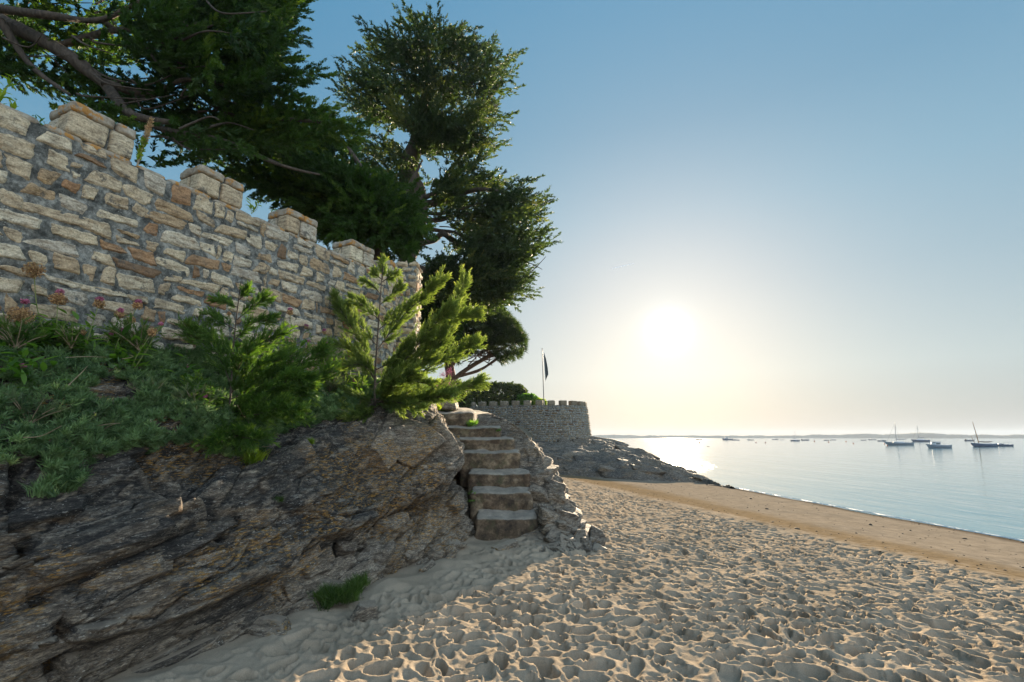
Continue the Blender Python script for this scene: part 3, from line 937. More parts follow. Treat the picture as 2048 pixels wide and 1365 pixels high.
    for _ in range(75):      # broken low rocks between the overhang and the sand
        x = rr_.uniform(590, 960); y0 = np.interp(x, [590, 700, 800, 880, 960], [1150, 1090, 1040, 1010, 960]); y1 = np.interp(x, [590, 700, 830, 960], [1245, 1215, 1165, 1075])
        y = rr_.uniform(y0, y1)
        sz = rr_.uniform(.08, .26)
        add_crag(x, y, (sz * rr_.uniform(1, 1.7), sz * rr_.uniform(.4, .7), sz * rr_.uniform(.5, .9)), rr_.uniform(-.1, .5), rr_.uniform(0, .6), float(rr_.uniform(.45, 1)), 14, .07)
    for bx, by, hb in ((800, 905, (.50, .42, .36)), (858, 905, (.34, .36, .34)), (745, 925, (.34, .30, .26))):
        add_crag(bx, by, hb, .35, .28, .7, 44, .10)
    for _ in range(16):      # gully beside the steps
        x = rr_.uniform(895, 945); y = rr_.uniform(880, 1060); sz = rr_.uniform(.08, .2)
        add_crag(x, y, (sz, sz * .7, sz * .6), rr_.uniform(0, 1.2), .5, float(rr_.uniform(.1, .6)), 12, .07)
    o = mesh('rock_outcrop', np.concatenate(Vs), np.concatenate(Fs), M['rock'], None, True, {'pale': np.concatenate(Ps), 'sandy': np.concatenate(Ss)})
    tag(o, kind='structure')
    return V, N


ROCK_V, ROCK_N = build_rock()


def rock_at(px, py, vmin=0.0):
    """the outcrop's point seen at a photo pixel"""
    if not hasattr(rock_at, 'pp'):
        rock_at.pp = proj(ROCK_V)
    qx, qy = rock_at.pp
    k0 = int(vmin * ROCK_V.shape[0])
    d = (qx[k0:] - px) ** 2 + (qy[k0:] - py) ** 2
    i = np.unravel_index(np.argmin(d), d.shape)
    return ROCK_V[i[0] + k0, i[1]]


# rocks on the seaward side of the stairs
def build_stair_rocks():
    cols = [
        [(-1.05, 7.0, -0.45), (.2, 7.0, -.16), (.75, 7.0, -.05), (1.3, 6.9, -.25), (1.5, 6.9, -.45)],
        [(-1.15, 7.9, -0.45), (.4, 7.75, .02), (.8, 7.7, .10), (1.35, 7.7, -.15), (1.65, 7.7, -.45)],
        [(-1.15, 8.5, -0.25), (.50, 8.15, .10), (.82, 8.25, .22), (1.15, 8.3, .02), (1.5, 8.4, -.40)],
        [(-1.15, 8.9, 0.05), (.46, 8.7, .50), (.78, 8.8, .50), (1.1, 8.9, .28), (1.4, 9.0, -.40)],
        [(-1.15, 9.4, 0.35), (.34, 9.3, 1.10), (.80, 9.4, .92), (1.02, 9.5, .5), (1.3, 9.6, -.40)],
        [(-1.25, 9.9, 0.65), (.22, 9.8, 1.5), (.50, 9.9, 1.42), (.90, 10.0, .8), (1.2, 10.1, -.40)],
        [(-1.65, 10.5, 1.05), (-.05, 10.3, 1.78), (.25, 10.4, 1.72), (.75, 10.6, .9), (1.15, 10.8, -.40)],
        [(-1.95, 11.4, 1.45), (-.5, 11.2, 2.08), (-.2, 11.3, 1.95), (.5, 11.5, 1.0), (1.0, 11.8, -.45)],
        [(-2.55, 14, 1.75), (-.9, 13.5, 2.25), (-.5, 13.5, 2.1), (.2, 13.8, 1.0), (.8, 14, -.5)],
    ]
    A = catmull(np.array(cols), 420); S = catmull(np.swapaxes(A, 0, 1), 260)
    N = surf_normals(S)
    if (N[..., 2]).mean() < 0: N = -N
    d = strata_disp(S * 1.25 + 11, .5, (0.55, -0.3), .8) - .10
    w = (smooth(0.16, 0.34, np.linspace(0, 1, S.shape[0])) * (1 - .8 * smooth(.86, 1.0, np.linspace(0, 1, S.shape[0]))))[:, None]
    V = S + N * (d * w)[..., None]
    r = np.random.default_rng(505)
    Vs, Fs, off = [V.reshape(-1, 3)], [grid_faces(*S.shape[:2])], V.shape[0] * V.shape[1]
    Ps = [np.clip(.5 + fbm(S[..., 0] * 2, S[..., 1] * 2, S[..., 2] * 2, 3, 82) * 1.2, 0, 1).ravel()]
    for _ in range(150):
        Yc = r.uniform(7.7, 11.3); t = r.beta(.9, 1.1)
        xi = np.interp(Yc, [7.7, 8.3, 8.8, 9.3, 9.8, 10.3, 11.3], [.55, .58, .52, .42, .30, .05, -.35]); xo = np.interp(Yc, [7.7, 8.5, 9.5, 10.5, 11.3], [1.45, 1.35, 1.2, 1.0, .8])
        zi = np.interp(Yc, [7.7, 8.2, 8.7, 9.3, 9.8, 10.3, 11.3], [.0, .18, .50, .95, 1.35, 1.62, 1.85])
        x = xi + (xo - xi) * t; z = zi * (1 - t ** 1.7) - .06 * t
        sz = r.uniform(.10, .27) * (.75 + .35 * (Yc > 8.4))
        a = r.uniform(-.5, .5); al = np.array([math.sin(a) * .6 + .3, math.cos(a), r.uniform(-.1, .55)])
        R = frame(al, np.array([.35, -.35, 1.]))
        W, f = crag((x, Yc, z - sz * .12), (sz * r.uniform(.9, 1.6), sz * r.uniform(.6, .95), sz * r.uniform(.4, .7)), R, 14, 12, .07, r)
        Vs.append(W); Fs.append(f + off); off += len(W); Ps.append(np.full(len(W), r.uniform(.35, 1)))
    VV = np.concatenate(Vs)
    o = mesh('rocks_beside_stairs', VV, np.concatenate(Fs), M['rock_grey'], None, True, {'pale': np.concatenate(Ps), 'sandy': smooth(.55, 0.0, VV[:, 2])})
    tag(o, kind='structure')


build_stair_rocks()


# ------------------------------------------------------------------ the stairs
def build_stairs():
    root = empty('stone_staircase', (0, 8.3, 0), 'weathered stone staircase climbing from the sand between the rocks', 'staircase')
    #      front Y, left px, right px, top y px (front), back z, base z
    spec = [(8.25, 950, 1078, 1038, 1018, 1080), (8.62, 940, 1066, 986, 973, 1022), (8.98, 936, 1061, 947.6, 937, 976), (9.34, 920, 1041, 905, 899.5, 939),
            (9.72, 905, 1030, 878, 874, 902), (10.10, 886, 1002, 855, 851.5, 876), (10.55, 850, 948, 824.5, 822, 853)]
    for i, (Y, lx, rx, ty, by, _) in enumerate(spec):
        Yb = spec[i + 1][0] if i + 1 < len(spec) else Y + .8
        a = P(lx, ty, Y); b = P(rx, ty, Y)
        zb = P((lx + rx) / 2, by, Yb)[2]
        zf = a[2]
        zlow = (P(rx, spec[i][5], Y)[2]) - .35
        x0, x1 = a[0], b[0]
        cx, hx = (x0 + x1) / 2, (x1 - x0) / 2
        cy, hy = (Y + Yb + .25) / 2, (Yb + .25 - Y) / 2
        cz, hz = (zf + zlow) / 2, (zf - zlow) / 2
        V, F = block((cx, cy, cz), (hx, hy, hz), res=(44, 18, 18), p=14, amp=0.035, freq=5.5, seed=90 + i)
        t = (V[:, 2] - (cz - hz)) / (2 * hz)
        f = np.clip((V[:, 1] - Y) / (Yb - Y), 0, 1)
        V[:, 2] += t * f * (zb - zf)
        # worn dip in the middle of the nosing, shabby bottom step
        V[:, 2] -= t * 0.02 * np.exp(-((V[:, 0] - cx) / .25) ** 2)
        V[:, 1] += 0.02 * fbm(V[:, 0] * 3, V[:, 2] * 3, V[:, 1] * 0 + i, 3, 5)
        if i == 0:
            k = np.clip((V[:, 0] - cx) / hx, 0, 1) ** 2 * t
            V[:, 2] -= .05 * k * np.abs(np.sin(V[:, 0] * 9)); V[:, 1] += .06 * k
        # undercut below the nosing slab
        nose = np.exp(-((V[:, 2] - (zf - .07)) / .02) ** 2) * (f < .3)
        V[:, 1] += .022 * nose
        mesh('step', V, F, M['step'], root)
    # rough slab ending the flight
    o = mesh('slab_rock', *block(P(893, 812, 11.2), (.26, .35, .12), res=(14, 14, 10), p=4, amp=.06, freq=3, seed=120), M['rock_grey'], None, True,)
    o.data.attributes.new('pale', 'FLOAT', 'POINT').data.foreach_set('value', np.full(len(o.data.vertices), .9, np.float32))
    tag(o, 'grey rounded rock at the head of the stone steps', 'rock')


build_stairs()


# loose rocks at the foot of the outcrop
def loose_rock(px, py, half, label, seed, z=0.0, mat='rock', pale=.8):
    c = G(px, py, z)
    a = rng.uniform(0, 3)
    R = np.array([[math.cos(a), math.sin(a), 0], [-math.sin(a), math.cos(a), 0], [0, 0, 1]])
    V, F = crag(c + np.array([0, 0, half[2] * .25]), half, R, 22, 12, .08, None, seed)
    o = mesh('rock', V, F, M[mat], None, True, {'pale': np.full(len(V), pale), 'sandy': smooth(z + .35, z, V[:, 2])})
    tag(o, label, 'rock', 'rocks at the foot of the outcrop')


for a in ((728, 1238, (.17, .13, .11), 'small pale rock standing alone in the shaded sand', 1),
          (640, 1205, (.34, .22, .20), 'flat tan rock just left of the grass tuft', 2),
          (745, 1120, (.30, .24, .26), 'dark knobbly rock above the grass tuft', 3),
          (850, 1090, (.34, .30, .24), 'rough grey rock between the grass tuft and the lowest step', 4),
          (1010, 1100, (.30, .12, .07), 'low flat rock half buried in front of the lowest step', 5),
          (520, 1262, (.40, .18, .12), 'long low tan rock slab lying at the foot of the outcrop', 8)):
    loose_rock(a[0], a[1], a[2], a[3], a[4])


# ------------------------------------------------------------------ masonry
def courses(s0, s1, z0, z1, hr, lr, r, wob=0.03, joint=0.022, split=0.3):
    """irregular coursed rubble: list of stones, each four (s, z) corners"""
    zs = [z0]
    while zs[-1] < z1 - hr[0] * .8: zs.append(zs[-1] + r.uniform(*hr))
    zs = np.array(zs); zs = z0 + (zs - z0) * (z1 - z0) / (zs[-1] - z0)
    def line(k, s):
        if k == 0 or k == len(zs) - 1: return zs[k]
        return zs[k] + wob * 2 * float(perlin(np.array([s * 1.3]), np.array([k * 3.7]), None, 61)[0])
    out = []
    for k in range(len(zs) - 1):
        s = s0 - r.uniform(0, lr[0])
        tilt0 = 0
        while s < s1:
            ln = r.uniform(*lr) if r.random() < .75 else r.uniform(lr[0] * .45, lr[0])
            e = s + ln
            tl = r.uniform(-.03, .03)
            q = [(s + tilt0, line(k, s)), (e + tl, line(k, e)), (e - tl, line(k + 1, e)), (s - tilt0, line(k + 1, s))]
            j = joint * r.uniform(.7, 1.5)
            a, b = max(q[0][0], s0), min(e, s1)
            if b - max(s, s0) > lr[0] * .3:
                q = [(min(max(x, s0), s1), z) for x, z in q]
                h = line(k + 1, s) - line(k, s)
                if h > hr[0] * 1.45 and r.random() < split:
                    m = r.uniform(.38, .62); m2 = m + r.uniform(-.1, .1)
                    ml = (q[0][0] + (q[3][0] - q[0][0]) * m, q[0][1] + (q[3][1] - q[0][1]) * m)
                    mr = (q[1][0] + (q[2][0] - q[1][0]) * m2, q[1][1] + (q[2][1] - q[1][1]) * m2)
                    out.append((np.array([q[0], q[1], mr, ml]), j)); out.append((np.array([ml, mr, q[2], q[3]]), j))
                else:
                    out.append((np.array(q), j))
            s = e; tilt0 = tl
    return out


def stone_piece(q, j, r, nu, nv, depth, rough=0.012):
    """grid over one stone in (s, z, d)"""
    a, b = np.meshgrid(np.linspace(-1, 1, nu), np.linspace(-1, 1, nv), indexing='xy')
    cr = r.uniform(.03, .22)
    a2 = a * np.sqrt(1 - cr * b * b); b2 = b * np.sqrt(1 - cr * a * a)
    c = q.mean(0)
    w = np.linalg.norm(q[1] - q[0]); h = np.linalg.norm(q[3] - q[0])
    q = c + (q - c) * np.array([max(.3, 1 - 2 * j / max(w, .05)), max(.3, 1 - 2 * j / max(h, .05))])
    q = q + r.uniform(-1, 1, (4, 2)) * np.array([min(.09, w * .15), min(.05, h * .20)])
    u, v = (a2 + 1) / 2, (b2 + 1) / 2
    p = (1 - u)[..., None] * (1 - v)[..., None] * q[0] + u[..., None] * (1 - v)[..., None] * q[1] + u[..., None] * v[..., None] * q[2] + (1 - u)[..., None] * v[..., None] * q[3]
    sd = int(r.integers(1, 9999))
    nz1 = perlin(p[..., 0] * 9, p[..., 1] * 9, p[..., 0] * 0 + sd * .37, 62); nz2 = perlin(p[..., 0] * 9, p[..., 1] * 9, p[..., 0] * 0 + sd * .71, 63)
    ed = np.maximum(np.abs(a), np.abs(b)) ** 3
    nz1 = nz1 + .6 * perlin(p[..., 0] * 26, p[..., 1] * 26, p[..., 0] * 0 + sd * .37, 67); nz2 = nz2 + .6 * perlin(p[..., 0] * 26, p[..., 1] * 26, p[..., 0] * 0 + sd * .71, 68)
    p = p + np.stack([nz1, nz2], -1) * (.034 * ed * min(1, h / .12))[..., None]
    e = np.maximum(np.abs(a), np.abs(b))
    d = depth * (1 - np.clip(e, 0, 1) ** r.uniform(7, 16)) - 0.014 * (e > .999)
    d = d + (r.uniform(-.012, .012) * a + r.uniform(-.010, .010) * b) * (1 - e ** 4)
    d = d + .010 * facets(p[..., 0] * 9, p[..., 1] * 16, p[..., 0] * 0 + sd, 69, .8) * (e < .999) + rough * (fbm(p[..., 0] * 7, p[..., 1] * 14, p[..., 0] * 0 + sd, 4, 64, .6)) * 2 * (e < .999)
    return np.stack([p[..., 0], p[..., 1], d], -1).reshape(-1, 3), grid_faces(nv, nu)


# path of the big wall: straight, then bending away to the end pier
_s = np.linspace(-2.5, 8.1, 1200)
_ang = np.where(_s < 6.6, WALL_A, WALL_A - (smooth(6.6, 7.6, _s)) * math.radians(30))
_dx = np.sin(_ang); _dy = np.cos(_ang); _ds = _s[1] - _s[0]
_px = np.cumsum(_dx) * _ds; _py = np.cumsum(_dy) * _ds
_i0 = np.argmin(np.abs(_s))
_start = W0
_px = _px - _px[_i0] + _start[0]; _py = _py - _py[_i0] + _start[1]


def wall_map(sz):
    s, z, d = sz[..., 0], sz[..., 1], sz[..., 2]
    x = np.interp(s, _s, _px); y = np.interp(s, _s, _py); a = np.interp(s, _s, _ang)
    return np.stack([x + np.cos(a) * d, y - np.sin(a) * d, z], -1)


CREN, MTOP = 4.62, 5.02


def build_wall():
    r = np.random.default_rng(3)
    root = empty('castle_wall', (*(W0 + WD * 3), 2.0), 'tall rubble stone garden wall with merlons above the planted bank', 'wall')
    # mortar body
    ss = np.arange(-2.2, 7.95, .022); zz = np.arange(1.7, CREN - .01, .022)
    S_, Z_ = np.meshgrid(ss, zz, indexing='xy')
    D_ = 0.016 * fbm(S_ * 9, Z_ * 9, None, 4, 65, .6) * 2 + .01 * perlin(S_ * 2, Z_ * 2, None, 66)
    front = wall_map(np.stack([S_, Z_, D_], -1))
    top = wall_map(np.stack([np.stack([ss, ss]), np.stack([ss * 0 + CREN - .01, ss * 0 + CREN - .01]), np.stack([ss * 0 + .0, ss * 0 - .45])], -1))
    back = wall_map(np.stack([np.stack([ss, ss]), np.stack([ss * 0 + CREN - .01, ss * 0 + 1.7]), np.stack([ss * 0 - .45, ss * 0 - .45])], -1))
    mb = MB()
    mb.add(front.reshape(-1, 3), grid_faces(*S_.shape)); mb.add(top.reshape(-1, 3), grid_faces(2, len(ss))); mb.add(back.reshape(-1, 3), grid_faces(2, len(ss)))
    mb.build('mortar_body', M['mortar'], root)
    st = MB()
    for q, j in courses(-2.1, 7.9, 1.9, CREN + .005, (.13, .225), (.17, .50), r, .035, .0155, .10):
        t = r.random(); V, F = stone_piece(q, j, r, 18, 11, r.uniform(.008, .024))
        st.add(wall_map(V), F, t if r.random() > .08 else t * .2)
    st.build('stone_facing', M['stone'], root)
    # coping along the crenels
    cp = MB()
    s = -2.1
    while s < 7.5:
        ln = r.uniform(.3, .6)
        c = wall_map(np.array([s + ln / 2, CREN + .0, -.225])); a = float(np.interp(s, _s, _ang))
        R = np.array([[math.sin(a), math.cos(a), 0], [math.cos(a), -math.sin(a), 0], [0, 0, 1]])
        V, F = block(c, (ln / 2 - .008, .235, r.uniform(.03, .045)), R, (12, 10, 4), 7, .014, 7, int(s * 50) + 700)
        cp.add(V, F, r.random()); s += ln
    cp.build('coping', M['cap'], root)
    # merlons
    for s0, w in ((-1.62, .6), (-.32 - .02, .6), (0.62, .62), (1.98, .62), (3.31, .62), (4.62, .60), (5.93, .62), (7.05, .45)):
        mr = MB()
        a = float(np.interp(s0 + w / 2, _s, _ang))
        R = np.array([[math.sin(a), math.cos(a), 0], [math.cos(a), -math.sin(a), 0], [0, 0, 1]])
        zc = CREN + .03
        h = MTOP - zc
        core = wall_map(np.array([s0 + w / 2, zc + h * .42, -.225]))
        V, F = block(core, (w / 2 - .035, .19, h * .45), R, (6, 6, 6), 12, .01, 6, 3); mr.add(V, F, .1)
        cut = r.uniform(.4, .62)
        mm = mr.build('merlon', M['mortar'], root)
        bl = MB()
        hb = h * .72
        for (u0, u1) in ((0, cut), (cut, 1)):
            if r.random() < .45:
                rows = ((0, .5), (.5, 1))
            else: rows = ((0, 1),)
            for r0, r1 in rows:
                for (d0, d1) in ((-.46, -.23), (-.23, .015)):
                    c = wall_map(np.array([s0 + w * (u0 + u1) / 2, zc + hb * (r0 + r1) / 2, (d0 + d1) / 2]))
                    V, F = block(c, (w * (u1 - u0) / 2 - .012, (d1 - d0) / 2 - .006, hb * (r1 - r0) / 2 - .006), R, (16, 10, 12), 11, .014, 9, int(s0 * 31 + u0 * 7 + r0 * 3 + d0 * 90) + 900)
                    bl.add(V, F, r.uniform(.25, 1))
        bl.build('stone_block', M['stone'], mm)
        cb = MB()
        for (u0, u1) in ((0, cut + .08), (cut + .08, 1.0)):
            c = wall_map(np.array([s0 + w * (u0 + u1) / 2, zc + hb + (h - hb) / 2, -.225]))
            V, F = block(c, (w * (u1 - u0) / 2 - .004, .243, (h - hb) / 2 + .004), R, (18, 14, 6), 9, .022, 7, int(s0 * 17 + u0 * 7) + 1200)
            cb.add(V, F, r.random())
        cb.build('capstone', M['cap'], mm)
    # end pier
    e = wall_map(np.array([7.9, 0, 0]))
    pr = MB(); ps = MB()
    zt = P(815, 531, e[1] + .1)[2]
    c0 = np.array([e[0] + .16, e[1] + .10])
    V, F = block((c0[0], c0[1], (1.8 + zt) / 2), (.21, .28, (zt - 1.8) / 2 - .03), res=(6, 6, 20), p=20, amp=.01, seed=5); pr.add(V, F)
    pm = pr.build('end_pier', M['mortar'], root)
    for face in range(2):
        w = .46 if face == 0 else .58
        for q, j in courses(-w / 2, w / 2, 1.9, zt, (.12, .22), (.16, .3), r, .01, .014, .1):
            V, F = stone_piece(q, j, r, 8, 6, .03)
            if face == 0: W = np.stack([c0[0] + V[:, 0], c0[1] - .28 - V[:, 2], V[:, 1]], -1)
            else: W = np.stack([c0[0] + .21 + V[:, 2], c0[1] + V[:, 0], V[:, 1]], -1)
            ps.add(W, F, r.uniform(.05, .7))
    ps.build('stone_facing', M['stone'], pm)


build_wall()


# ------------------------------------------------------------------ land behind and the headland
def build_land():
    cols = []
    for s in np.linspace(-2.4, 7.9, 12):
        w = wall_map(np.array([s, 0, -.2]))
        a = float(np.interp(s, _s, _ang)); n = np.array([-math.cos(a), math.sin(a)])
        pts = [(w[0], w[1], .5), (w[0], w[1], 1.9)]
        for d, z in ((.6, 2.5), (3, 2.6), (10, 2.7), (25, 3.0), (60, 3.0)): pts.append((w[0] + n[0] * d, w[1] + n[1] * d, z))
        cols.append(pts)
    for (x, y, zt, fx) in ((-1.7, 12.5, 2.25, .3), (-1.2, 15, 2.3, .8), (-.8, 20, 2.4, .9), (-.3, 26, 2.3, 1.5), (.5, 31, 2.2, 2.6), (0.5, 37, 2.4, 3.5), (1, 45, 3, 6), (0, 60, 3, 6), (-10, 90, 3, 5)):
        cols.append([(fx, y, -1.6), ((fx * .75 + x * .25), y, -.2)] + [(x - d, y + d * .1, zt + dz) for d, dz in ((0, 0), (3, .1), (10, .2), (25, .3), (70, .3))])
    A = catmull(np.array(cols), 260); S = catmull(np.swapaxes(A, 0, 1), 120)
    v = np.linspace(0, 1, S.shape[0])[:, None]; u = np.linspace(0, 1, S.shape[1])[None]
    d = strata_disp(S, .9, (.3, .1)) * smooth(.5, .3, v) * smooth(.55, .62, u)
    V = S.copy(); V[..., 0] += d; V[..., 2] += d * .6
    o = mesh('headland_ground', V.reshape(-1, 3), grid_faces(*S.shape[:2]), M['soil'], None, True)
    tag(o, kind='structure')
    return V


build_land()


def build_promontory():
    xs = np.linspace(-2, 16, 460); ys = np.linspace(26, 50, 420)
    X, Y = np.meshgrid(xs, ys, indexing='xy')
    cx = [-2, 1, 4.5, 6.4, 7.7, 9.0, 10.2, 11.5, 13.2, 14.2, 16]
    crest_z = np.interp(X, cx, [1.9, 1.5, 1.35, 1.45, 1.1, .62, -.1, -.82, -1.22, -1.9, -3.2])
    crest_y = np.interp(X, cx, [38, 38, 38, 38, 36.5, 35, 34, 33, 31.8, 31.5, 31])
    foot_y = np.interp(X, cx, [29.5, 29, 28.3, 28.0, 28.3, 28.9, 29.8, 30.6, 30.9, 31, 31])
    t = np.clip((crest_y - Y) / (crest_y - foot_y + .01), -3, 1.6)
    front = crest_z - np.maximum(crest_z + .75, .05) * np.where(t > 0, .45 * t + .55 * np.clip(t, 0, 2) ** 4, 0)
    backs = crest_z - np.maximum(crest_z + 1.6, .1) * np.clip(-t, 0, 3) * .8
    Z = np.where(t > 0, front, backs)
    n1 = fbm(X * .45, Y * .45, None, 4, 91, .55, True); n2 = fbm(X * .7 + Y * .25, Y * 1.6, None, 5, 92, .6)
    Z = Z + (.35 * n1 + .30 * fbm(X * .9, Y * .5, None, 2, 95) + .30 * n2 + .12 * fbm(X * 3, Y * 5, None, 4, 93, .6, True)) * smooth(-2.2, -.6, Z)
    # break the tip into separate stones
    Z = Z - smooth(10.5, 13.5, X) * (.25 + .5 * fbm(X * 1.5, Y * 1.5, None, 2, 94))* .55
    V = np.stack([X + .3 * n2, Y, Z], -1)
    r = np.random.default_rng(606)
    Vs, Fs, off = [V.reshape(-1, 3)], [grid_faces(*X.shape)], X.size
    Ps = [np.clip(.25 + n2 + .2 * smooth(0, 1, Z), 0, 1).ravel()]
    for _ in range(150):
        i = r.integers(10, len(ys) - 60); j = r.integers(60, int(len(xs) * .84))
        p = V[i, j]
        if p[2] < -1.15: continue
        sz = r.uniform(.25, .8)
        R = frame(np.array([1, r.uniform(-.3, .5), r.uniform(-.28, .02)]), np.array([0, -.5, 1.]))
        W, f = crag(p - [0, 0, sz * .2], (sz * r.uniform(1, 2.2), sz * r.uniform(.5, .9), sz * r.uniform(.22, .4)), R, 9, 11, .07, r)
        Vs.append(W); Fs.append(f + off); off += len(W); Ps.append(np.full(len(W), r.uniform(.0, .7)))
    VV = np.concatenate(Vs)
    o = mesh('rock_promontory', VV, np.concatenate(Fs), M['rock_grey'], None, True, {'pale': np.concatenate(Ps), 'sandy': np.zeros(len(VV))})
    tag(o, kind='structure')


build_promontory()


# ------------------------------------------------------------------ the fort wall on the headland
def build_fort():
    r = np.random.default_rng(12)
    root = empty('fort_wall', (2, 37, 1), 'distant battlemented stone bastion standing on the rock headland under the flag', 'fort wall')
    ctrl = np.array([(-7.5, 39.6), (-5, 38.8), (-2, 37.6), (.5, 36.7), (2.6, 36.3), (4.3, 36.5), (5.4, 37.3), (5.95, 38.6), (6.1, 40.5), (5.8, 43), (5, 46)])
    C = catmull(ctrl, 800)
    seg = np.linalg.norm(np.diff(C, axis=0), axis=1); s = np.concatenate([[0], np.cumsum(seg)]); Ltot = s[-1]
    T = np.gradient(C, axis=0); T /= np.linalg.norm(T, axis=1, keepdims=True)
    Nn = np.stack([T[:, 1], -T[:, 0]], -1)
    ztop = 3.98

    def fm(sz):
        q, z, d = sz[..., 0], sz[..., 1], sz[..., 2]
        x = np.interp(q, s, C[:, 0]); y = np.interp(q, s, C[:, 1]); nx = np.interp(q, s, Nn[:, 0]); ny = np.interp(q, s, Nn[:, 1])
        d2 = d + (ztop - z) * .11
        return np.stack([x + nx * d2, y + ny * d2, z], -1)
    mb = MB()
    ss = np.linspace(0, Ltot, 260); zz = np.linspace(-.4, ztop, 50)
    S_, Z_ = np.meshgrid(ss, zz, indexing='xy')
    mb.add(fm(np.stack([S_, Z_, .02 * fbm(S_ * 3, Z_ * 3, None, 3, 5)], -1)).reshape(-1, 3), grid_faces(*S_.shape))
    for (za, da), (zb, db) in (((ztop, 0), (ztop, -.5)), ((ztop, -.5), (-.4, -1.0))):
        mb.add(fm(np.stack([np.stack([ss, ss]), np.stack([ss * 0 + za, ss * 0 + zb]), np.stack([ss * 0 + da, ss * 0 + db])], -1)).reshape(-1, 3), grid_faces(2, len(ss)))
    mb.build('mortar_body', M['mortar'], root)
    st = MB()
    for q, j in courses(0, Ltot, .1, ztop, (.11, .2), (.22, .55), r, .02, .018, .1):
        V, F = stone_piece(q, j, r, 6, 4, r.uniform(.02, .06))
        st.add(fm(V), F, r.uniform(0, .8) if r.random() < .9 else 1.0)
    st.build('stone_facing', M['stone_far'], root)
    # merlons
    q = .5
    while q < Ltot - 1:
        c = fm(np.array([q + .27, ztop + .17, -.22])); i = np.argmin(np.abs(s - q - .27))
        R = np.array([[T[i, 0], T[i, 1], 0], [Nn[i, 0], Nn[i, 1], 0], [0, 0, 1]])
        V, F = block(c, (.28, .22, .19 + r.uniform(-.015, .02)), R, (6, 5, 5), 10, .025, 4, int(q * 13))
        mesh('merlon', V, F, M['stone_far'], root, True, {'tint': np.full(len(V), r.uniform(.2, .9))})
        q += .93


build_fort()


def build_flagpole():
    b = P(1088, 812, 38.5); t = P(1084.5, 699, 38.5)
    root = empty('flagpole', (b[0], b[1], 3.0), 'thin grey flagpole with a limp dark flag behind the fort battlements', 'flagpole')
    m = MB(); add_tube(m, [(b[0], b[1], 2.6), b, t], [.045, .045, .03], 8, 12); m.build('pole', M['pole'], root)
    # base stone block
    V, F = block((b[0], b[1], 2.75), (.25, .25, .3), res=(4, 4, 4), p=10, amp=.01); mesh('pole_base', V, F, M['stone'], root)
    m = MB(); V, F = block((t[0], t[1], t[2] + .04), (.05, .05, .05), res=(6, 6, 6), p=2, amp=0); m.add(V, F); m.build('finial', M['pole'], root)
    # limp flag: narrow folds hanging from the top
    top = P(1086, 706, 38.5); n, k = 30, 22
    tt = np.linspace(0, 1, n)[:, None]; uu = np.linspace(0, 1, k)[None]
    hgt = 2.35
    wd = np.interp(tt, [0, .25, .6, .85, 1], [.04, .16, .24, .26, .08])
    x = top[0] + .05 + tt * .12 + uu * wd
    y = top[1] + .07 * np.sin(uu * 9 + tt * 4) * (.3 + tt)
    z = top[2] - tt * hgt * (1 - .12 * uu)+0*uu
    V = np.stack([x + 0 * y, y, z + 0 * y], -1).reshape(-1, 3)
    V2 = V + np.array([0, .006, 0])
    F = grid_faces(n, k)
    m = MB(); m.add(V, F); m.add(V2, F[:, ::-1]); m.build('flag', M['flag'], root)


build_flagpole()

# ------------------------------------------------------------------ foliage
def plume(nleaf, r, fat=.22, ang=45, leaf=.2, width=.28, droop=0.0, flat=0.0):
    """feathery shoot along +X, unit length, of many small leaf faces"""
    t = np.sort(r.uniform(0.02, 1, nleaf)) ** .9
    phi = r.uniform(0, 2 * np.pi, nleaf)
    prof = fat * np.interp(t, [0, .25, .7, 1], [.55, 1, .75, .12])
    base = np.stack([t, np.zeros(nleaf), np.zeros(nleaf)], -1)
    an = np.radians(r.uniform(ang - 18, ang + 18, nleaf))
    side = np.stack([np.zeros(nleaf), np.cos(phi), np.sin(phi) * (1 - flat)], -1)
    d = side * np.sin(an)[:, None] + np.array([1, 0, 0]) * np.cos(an)[:, None]
    L_ = prof / np.sin(np.radians(ang)) * r.uniform(.7, 1.15, nleaf) + leaf * .15
    tip = base + d * L_[:, None]
    rnd = r.normal(size=(nleaf, 3)); wv = np.cross(d, rnd); wv /= np.linalg.norm(wv, axis=1, keepdims=True)
    mid = base + d * (L_ * .55)[:, None]
    hw = (L_ * width * .5)[:, None]
    V = np.stack([base, mid - wv * hw, tip, mid + wv * hw], 1)
    V[:, :, 2] += droop * V[:, :, 0] ** 2
    F = np.arange(nleaf * 4).reshape(-1, 4)
    return V.reshape(-1, 3), F


def rot_to(dirs, roll):
    d = dirs / (np.linalg.norm(dirs, axis=1, keepdims=True) + 1e-9)
    ref = np.where(np.abs(d[:, 2:3]) > .95, [[1., 0, 0]], [[0., 0, 1]])
    a = np.cross(ref, d); a /= np.linalg.norm(a, axis=1, keepdims=True) + 1e-9
    b = np.cross(d, a)
    c, s = np.cos(roll)[:, None], np.sin(roll)[:, None]
    a2 = a * c + b * s; b2 = -a * s + b * c
    return np.stack([d, a2, b2], 1)      # rows: images of x, y, z


